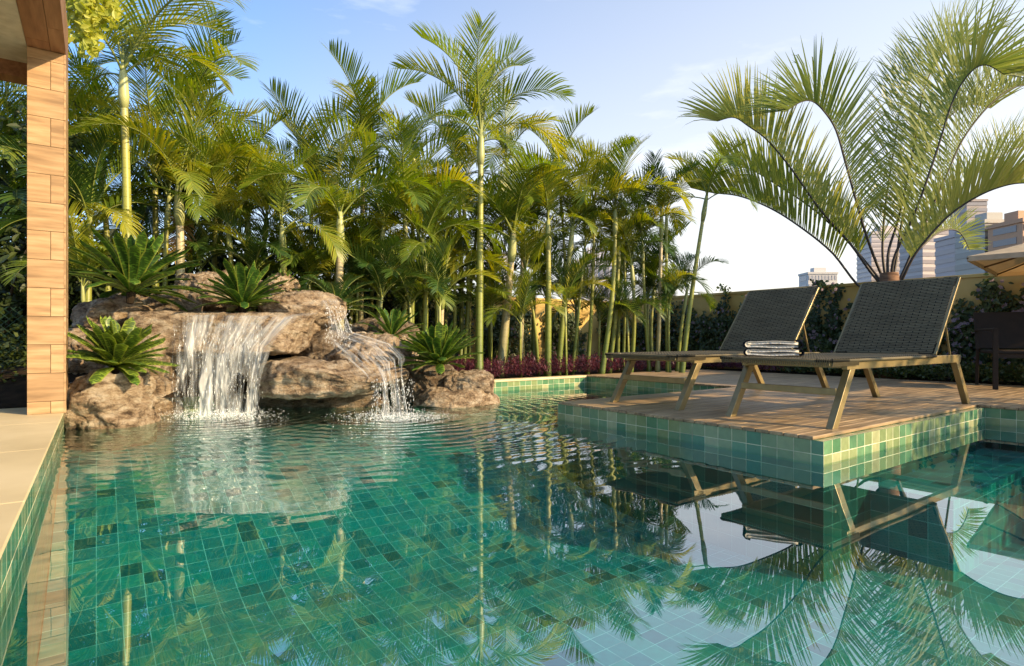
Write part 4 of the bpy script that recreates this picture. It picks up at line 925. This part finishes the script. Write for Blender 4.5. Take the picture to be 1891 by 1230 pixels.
# green chain link fence glimpsed left of the column
fe = tag(empty('chain_link_fence', (-3.0, 7.6, .08)), 'green chain link fence glimpsed left of the tiled column', 'fence')
mb = MB(); 
for k in range(5):
    mb.tube([(k * .75 - .35, 0, 0), (k * .75 - .35, 0, .95)], .018, 8)
mb.build('post', M['fence'], fe); mb = MB()
for k in range(-30, 62):
    x0 = k * .065 - .6
    for s in (1, -1):
        a = Vector((x0, .0, 0)); b = Vector((x0 + s * .93, .0, .93))
        xa = max(-.6, min(2.4, a.x)); xb = max(-.6, min(2.4, b.x))
        if abs(xb - xa) < .02: continue
        za = abs(xa - a.x); zb = abs(xb - a.x); mb.tube([(xa, .004 * s, za), (xb, .004 * s, zb)], .0022, 4, False)
mb.build('wire_mesh', M['fence'], fe)

# hanging vine from porch beam
r = random.Random(8); hp = W(165, 0, 5.2)
hv = tag(empty('hanging_vine', (hp.x, hp.y, 2.9)), 'yellow-green round leaved vine hanging beside the top of the column', 'climber')
lm = MB(); sm = MB()
for i in range(26):
    x = r.uniform(122, 215); yb = r.uniform(10, 60) + (70 if 125 < x < 185 else 10) * r.random(); dd = r.uniform(5.0, 5.5)
    pts = [W(x + r.uniform(-4, 4), y_, dd) - Vector(hv.location) for y_ in range(-60, int(yb) + 10, 12)]
    if len(pts) < 3: continue
    sm.tube(pts, .0025, 4, False)
    for q in pts:
        for _ in range(5):
            nn = (-FW + Vector((r.gauss(0, .6), r.gauss(0, .6), r.gauss(0, .5)))).normalized()
            leafquad(lm, q + Vector((r.gauss(0, .03), r.gauss(0, .03), r.gauss(0, .02))), nn, Vector((0, 0, 1)), r.uniform(.026, .046), r)
lm.build('foliage', M['vine_light'], hv); sm.build('stems', M['rachis'], hv)

# ------------------------------------------------------------ sun loungers
def weave_panel(p0, du, dv, nrm, U, V, name, parent, rowh=.0175, cell=.045):
    "rows along u stacked along v, over-under weave as relief"
    mb = MB(); nr = int(V / rowh); nu = int(U / cell) * 4; nv = nr * 4
    for j in range(nv + 1):
        for i in range(nu + 1):
            u = U * i / nu; v = V * j / nv; row = j // 4; ph = (row % 2) * math.pi
            h = .0085 * math.sin(math.pi * ((j % 4) / 4)) ** .7 * (.62 + .38 * (0.5 + .5 * math.cos(2 * math.pi * u / (cell * 2) + ph))) 
            mb.v.append(tuple(p0 + du * u + dv * v + nrm * (h + .006)))
    for j in range(nv):
        for i in range(nu):
            b = j * (nu + 1) + i; mb.f.append((b, b+1, b+nu+2, b+nu+1)); mb.uv.append([(a_ * U / nu / (cell * 2), b_ / 4 + .001) for a_, b_ in ((i, j), (i+1, j), (i+1, j+1), (i, j+1))])
    # underside and edge roll
    a, b_, c, d_ = p0 - nrm * .008, p0 + du * U - nrm * .008, p0 + du * U + dv * V - nrm * .008, p0 + dv * V - nrm * .008
    mb.face([a, d_, c, b_], [(.5, .5)] * 4)
    for (s, e) in ((p0, p0 + du * U), (p0 + du * U, p0 + du * U + dv * V), (p0 + dv * V, p0 + du * U + dv * V), (p0, p0 + dv * V)): mb.tube([s, e], .010, 8)
    return mb.build(name, M['weave'], parent, True)
def lounger(yc, label):
    root = tag(empty('sun_lounger', (3.6, yc, ZD)), label, 'sun lounger', 'sun loungers on the deck')
    hw = .365; zr = .385; m = M['bronze']; Y1 = Vector((0, 1, 0))
    for sy in (-1, 1):
        y = sy * (hw - .02)
        mb = MB(); mb.bar((.20, y, zr), (2.17, y, zr), .036, .062); bevel(mb.build('side_rail', m, root), .004)
        for (xb, xt) in ((.035, .265), (2.36, 2.10)):
            mb = MB(); z1 = .355; w_ = .036; h_ = .034
            k = len(mb.v)
            for (x, zz) in ((xb, 0), (xt, z1)):
                for (i, j) in ((-1, -1), (1, -1), (1, 1), (-1, 1)): mb.v.append((x + i * h_, y + j * .022, zz))
            for f in ((3,2,1,0),(4,5,6,7),(0,1,5,4),(1,2,6,5),(2,3,7,6),(3,0,4,7)): mb.f.append(tuple(k+i for i in f)); mb.uv.append([(0,0)]*4)
            bevel(mb.build('leg', m, root), .003)
        # backrest edge rail, strut
        bx, bz = 1.60, .425; tx, tz = 2.12, 1.045
        mb = MB(); mb.bar((bx, sy * hw, bz), (tx, sy * hw, tz), .018, .026, Y1); fr = bevel(mb.build('backrest_rail', m, root), .002)
        mb = MB(); mb.bar((1.86, sy * (hw - .02), .735), (1.99, sy * (hw - .02), .41), .012, .012, Y1); mb.build('strut', m, root)
    mb = MB(); mb.bar((.14, -hw + .04, .215), (.14, hw - .04, .215), .020, .045); bevel(mb.build('stretcher', m, root), .003)
    mb = MB(); mb.bar((2.17, -hw + .04, zr), (2.17, hw - .04, zr), .03, .045); mb.build('cross_rail', m, root); mb = MB(); mb.bar((.22, -hw + .04, zr), (.22, hw - .04, zr), .03, .045); mb.build('cross_rail', m, root)
    weave_panel(Vector((-.03, -hw - .012, .414)), Vector((0, 1, 0)), Vector((1, 0, 0)), Vector((0, 0, 1)), 2 * hw + .024, 1.62, 'seat', root)
    # wrapped strands hanging over the sides at the foot end
    mb = MB()
    for sy in (-1, 1):
        x = -.02
        while x < .32:
            mb.bar((x, sy * (hw + .016), .424), (x, sy * (hw + .010), .380), .008, .004, Vector((1, 0, 0))); x += .0135
    x = -hw
    while x < hw: mb.bar((-.036, x, .424), (-.034, x, .385), .008, .004, Vector((0, 1, 0))); x += .0135
    mb.build('woven_edge', plain('woven_edge', (.11, .085, .04), .55) if 'woven_edge' not in D.materials else D.materials['woven_edge'], root)
    d_ = Vector((2.12 - 1.60, 0, 1.045 - .425)); L = d_.length; d_.normalize()
    weave_panel(Vector((1.60, -hw + .010, .430)), Vector((0, 1, 0)), d_, Vector((-d_.z, 0, d_.x)), 2 * hw - .02, L, 'backrest', root)
    return root
l1 = lounger(2.065, 'near dark woven sun lounger with folded towels on its foot end')
l2 = lounger(3.20, 'far dark woven sun lounger, closest to the palm screen')

# folded towels on the near lounger
def towel(zc, th, wv, seed, label, z0, y0):
    r = random.Random(seed); root = tag(empty('folded_towel', (3.80, y0, z0), R(31)), label, 'towel', 'folded towels on the lounger')
    t = .011
    def prof(layers, hw, m, name, dx):
        # serpentine profile in (y,z)
        c = []; s = 1
        for k in range(layers):
            z = t * (1 + 2.15 * k)
            for i in range(11):
                u = i / 10; y = (-hw + 2 * hw * u) * s; c.append((y, z + .003 * math.sin(u * 7 + k * 2 + seed)))
            if k < layers - 1:
                for a in (35, 90, 145): c.append((s * (hw + t * math.sin(R(a)) * 1.0), z + t * 1.075 * (1 - math.cos(R(a)))))
            s = -s
        mb = MB(); n = len(c)
        for (x, sh) in ((-.095, .8), (-.09, 1), (-.04, 1.02), (.04, 1), (.09, 1), (.095, .8)):
            for i in range(n):
                a = Vector(c[max(i-1, 0)]); b = Vector(c[min(i+1, n-1)]); d = (b - a).normalized(); nn = Vector((-d.y, d.x)) * t * .92 * sh
                p = Vector(c[i]); mb.v.append((x + dx, p.x + nn.x, p.y + nn.y)); mb.v.append((x + dx, p.x - nn.x, p.y - nn.y))
        for j in range(5):
            for i in range(n - 1):
                for e in (0, 1):
                    a = (j * n + i) * 2 + e; b = a + 2; c2 = b + 2 * n; d = a + 2 * n; mb.f.append((a, b, c2, d) if e else (a, d, c2, b)); mb.uv.append([(0,0)]*4)
            for i in (0, n - 1):
                a = (j * n + i) * 2; mb.f.append((a, a + 1, a + 1 + 2 * n, a + 2 * n)); mb.uv.append([(0,0)]*4)
        for j in (0, 5):
            for i in range(n - 1):
                a = (j * n + i) * 2; mb.f.append((a, a + 1, a + 3, a + 2)); mb.uv.append([(0,0)]*4)
        return mb.build(name, m, root, True)
    prof(2, .155, M['towel'], 'cream_fold', 0)
    mb = MB()
    H = t * 4.3
    for s in (-1, 1):
        pts = [(0, s * .14, H + .006 if seed == 2 else H * .99), (0, s * .172, H * .92), (0, s * .186, H * .55), (0, s * .184, H * .2), (0, s * .165, .003)]
        mb = MB()
        for k in range(len(pts) - 1):
            a = Vector(pts[k]); b = Vector(pts[k+1]); d = (b - a).normalized(); n_ = Vector((0, -d.z, d.y)) * .004
            q = [a + n_, b + n_, b - n_, a - n_]; i0 = len(mb.v)
            for x in (-.088, .092): mb.v += [(x, p.y, p.z) for p in q]
            for f in ((0,1,5,4),(1,2,6,5),(2,3,7,6),(3,0,4,7),(0,3,2,1),(4,5,6,7)): mb.f.append(tuple(i0+i for i in f)); mb.uv.append([(0,0)]*4)
        mb.build('dark_border', M['towel_dark'], root, False)
    return root
towel(0, 0, 0, 1, 'lower cream towel with dark border folded on the near lounger', ZD + .432, 2.19)
towel(0, 0, 0, 2, 'upper cream towel with dark border, top of the pair on the near lounger', ZD + .432 + .053, 2.195)

# ------------------------------------------------------------ dark armchair and parasol
def armchair(x, y, ang):
    root = tag(empty('armchair', (x, y, ZD), ang), 'dark armchair with slim metal arm frame at the right edge under the parasol', 'chair'); m = M['chair']
    # local: faces -X, width along Y
    for s in (-1, 1):
        yy = s * .29; mb = MB(); mb.bar((-.36, yy, 0), (-.36, yy, .64), .03, .045, Vector((0, 1, 0))); bevel(mb.build('leg', m, root), .003)
        mb = MB(); mb.bar((.36, yy, 0), (.33, yy, .42), .03, .03, Vector((0, 1, 0))); mb.bar((.33, yy, .42), (.44, yy, .86), .03, .03, Vector((0, 1, 0))); bevel(mb.build('leg', m, root), .003)
        mb = MB(); mb.bar((-.385, yy, .65), (.38, yy, .65), .04, .022); bevel(mb.build('armrest', m, root), .003)
    mb = MB(); mb.box(-.34, .34, -.27, .27, .38, .42); bevel(mb.build('seat', m, root), .01)
    mb = MB(); k = 0; a = Vector((.335, 0, .43)); b = Vector((.44, 0, .86)); mb.bar(a, b, .56, .022, Vector((1, 0, .2))); bevel(mb.build('backrest', m, root), .006)
    mb = MB(); mb.bar((-.36, -.27, .36), (-.36, .27, .36), .025, .04); mb.build('stretcher', m, root)
armchair(8.30, 1.92, R(28))
def parasol(x, y, ze, zp, half, rot):
    root = tag(empty('parasol', (x, y, ZD), rot), 'cream canvas parasol over the dark armchair, its edge above the wall', 'parasol')
    mb = MB(); n = 8; cor = [(half * (1, 1, 0, -1, -1, -1, 0, 1)[i], half * (0, 1, 1, 1, 0, -1, -1, -1)[i]) for i in range(n)]
    e = ze - ZD; t = zp - ZD; N = 8
    for i in range(n):
        a = Vector((*cor[i], e)); b = Vector((*cor[(i+1) % n], e)); ap = Vector((0, 0, t))
        rows = []
        for k in range(N + 1):
            f = k / N; row = []
            for j in range(N + 1):
                g = j / N; p = ap.lerp(a.lerp(b, g), f); p.z -= .10 * math.sin(math.pi * f) * math.sin(math.pi * g) * .4 + .06 * math.sin(math.pi * f); row.append(p)
            rows.append(row)
        for k in range(N):
            for j in range(N): mb.face([rows[k][j], rows[k+1][j], rows[k+1][j+1], rows[k][j+1]])
        for j in range(N):
            p, q = rows[N][j], rows[N][j+1]; mb.face([p, p - Vector((0, 0, .055)), q - Vector((0, 0, .055)), q])
    o = mb.build('canopy', M['canvas'], root); so = o.modifiers.new('thick', 'SOLIDIFY'); so.thickness = .004
    for i in range(n):
        r_ = MB(); a = Vector((*cor[i], e - .012)); pts = [Vector((0, 0, t - .02)).lerp(a, k / 6) for k in range(7)]
        for k, p in enumerate(pts): p.z -= .06 * math.sin(math.pi * k / 6) + .012
        r_.tube(pts, .011, 6); r_.build('rib', M['rib'], root)
        if i % 2: 
            s_ = MB(); s_.tube([(0, 0, t - .55), pts[3]], .009, 6); s_.build('strut', M['rib'], root)
    mb = MB(); mb.tube([(0, 0, 0), (0, 0, t + .05)], .028, 12); mb.build('pole', M['rib'], root, True)
    mb = MB(); mb.box(-.3, .3, -.3, .3, 0, .06); bevel(mb.build('base', M['chair'], root), .01)
parasol(9.05, 1.25, 1.60, 2.12, 1.15, R(8))

# ------------------------------------------------------------ distant buildings
def bmat(name, c, g): return plain(name, c, .7), plain(name + '_glass', g, .25)
def tower(x0, x1, y0, d, floors, cols, label, seed, c, gl, deep=9, band=False):
    a = W(x0, y0, d); b = W(x1, y0, d); w = (b - a).length; H = a.z + 6
    o = W((x0 + x1) / 2, y0, d); root = tag(empty('building', (o.x, o.y, -6), R(-YAW + random.Random(seed).uniform(-5, 5))), label, 'building', 'distant buildings beyond the wall')
    m, g = bmat('facade_%d' % seed, c, gl)
    mb = MB(); mb.box(-w/2, w/2, 0, deep, 0, H); bd = mb.build('body', m, root)
    mb = MB(); mb.box(-w/2 - .3, w/2 + .3, -.3, deep + .3, H, H + .9); mb.build('parapet', m, root)
    mb = MB(); mb.box(-w*.2, w*.22, deep*.3, deep*.7, H + .9, H + 3.2); mb.build('plant_room', m, root)
    fh = H / floors; f0 = int(5.0 / fh); k = 0; cw = w / cols; pm = None; bmn = None; bsd = None
    for f in range(f0, floors):
        z0 = fh * .32; z1 = fh * .85
        if band:
            if bmn is None:
                mb = MB(); mb.box(-w/2 - .12, w/2 + .12, -.12, deep + .12, z0, z1); bmn = mb.mesh('window_band', g)
            link('window_band', bmn, root).location = (0, 0, f * fh)
        else:
            for k in range(cols):
                if pm is None: mb = MB(); mb.box(cw * .2, cw * .8, -.12, .05, z0, z1); pm = mb.mesh('window', g)
                link('window', pm, root).location = (-w/2 + cw * k, 0, f * fh)
            for s_ in (-1, 1):
                if bsd is None: mb = MB(); mb.box(-.12, .12, 1.5, deep - 1.5, z0, z1); bsd = mb.mesh('side_window', g)
                link('side_window', bsd, root).location = (s_ * w/2, 0, f * fh)
LG = (.52, .45, .42); GL = (.20, .20, .24)  # pale facade and glass colours stand in for distance haze
tower(1611, 1692, 432, 190, 26, 9, 'pale slender office tower directly behind the big feather palm', 1, (.58, .50, .47), (.46, .41, .40), band=True)
tower(1702, 1772, 424, 170, 18, 5, 'striped tower with horizontal bands left of the parasol', 2, LG, (.30, .25, .25), band=True)
tower(1772, 1812, 436, 150, 14, 3, 'banded lilac-grey block close beside the striped tower', 3, (.48, .41, .40), (.32, .27, .27), band=True)
tower(1786, 1822, 372, 220, 26, 4, 'tallest brownish tower peeking above the parasol', 4, (.36, .30, .28), (.30, .27, .27), band=True)
tower(1818, 1890, 412, 140, 12, 6, 'wide grey block above the parasol at the right edge', 5, (.42, .39, .34), (.24, .22, .20), band=True)
tower(1888, 1930, 410, 130, 12, 4, 'orange-brown building cut by the right edge of the photo', 6, (.50, .28, .16), (.25, .2, .18))
tower(1493, 1546, 506, 260, 9, 9, 'low pale office block showing above the wall between the loungers', 7, (.56, .53, .50), (.42, .40, .40))
tower(1205, 1246, 515, 120, 6, 5, 'small white block between the last canes of the screen', 8, (.60, .58, .58), (.3, .3, .34))
tower(1060, 1150, 490, 90, 6, 8, 'grey-white house with dark windows seen through the middle canes', 9, (.55, .53, .56), (.22, .22, .26))
tower(880, 935, 478, 80, 6, 6, 'white gabled house seen just right of the tallest palm', 10, (.62, .60, .62), (.28, .28, .32))
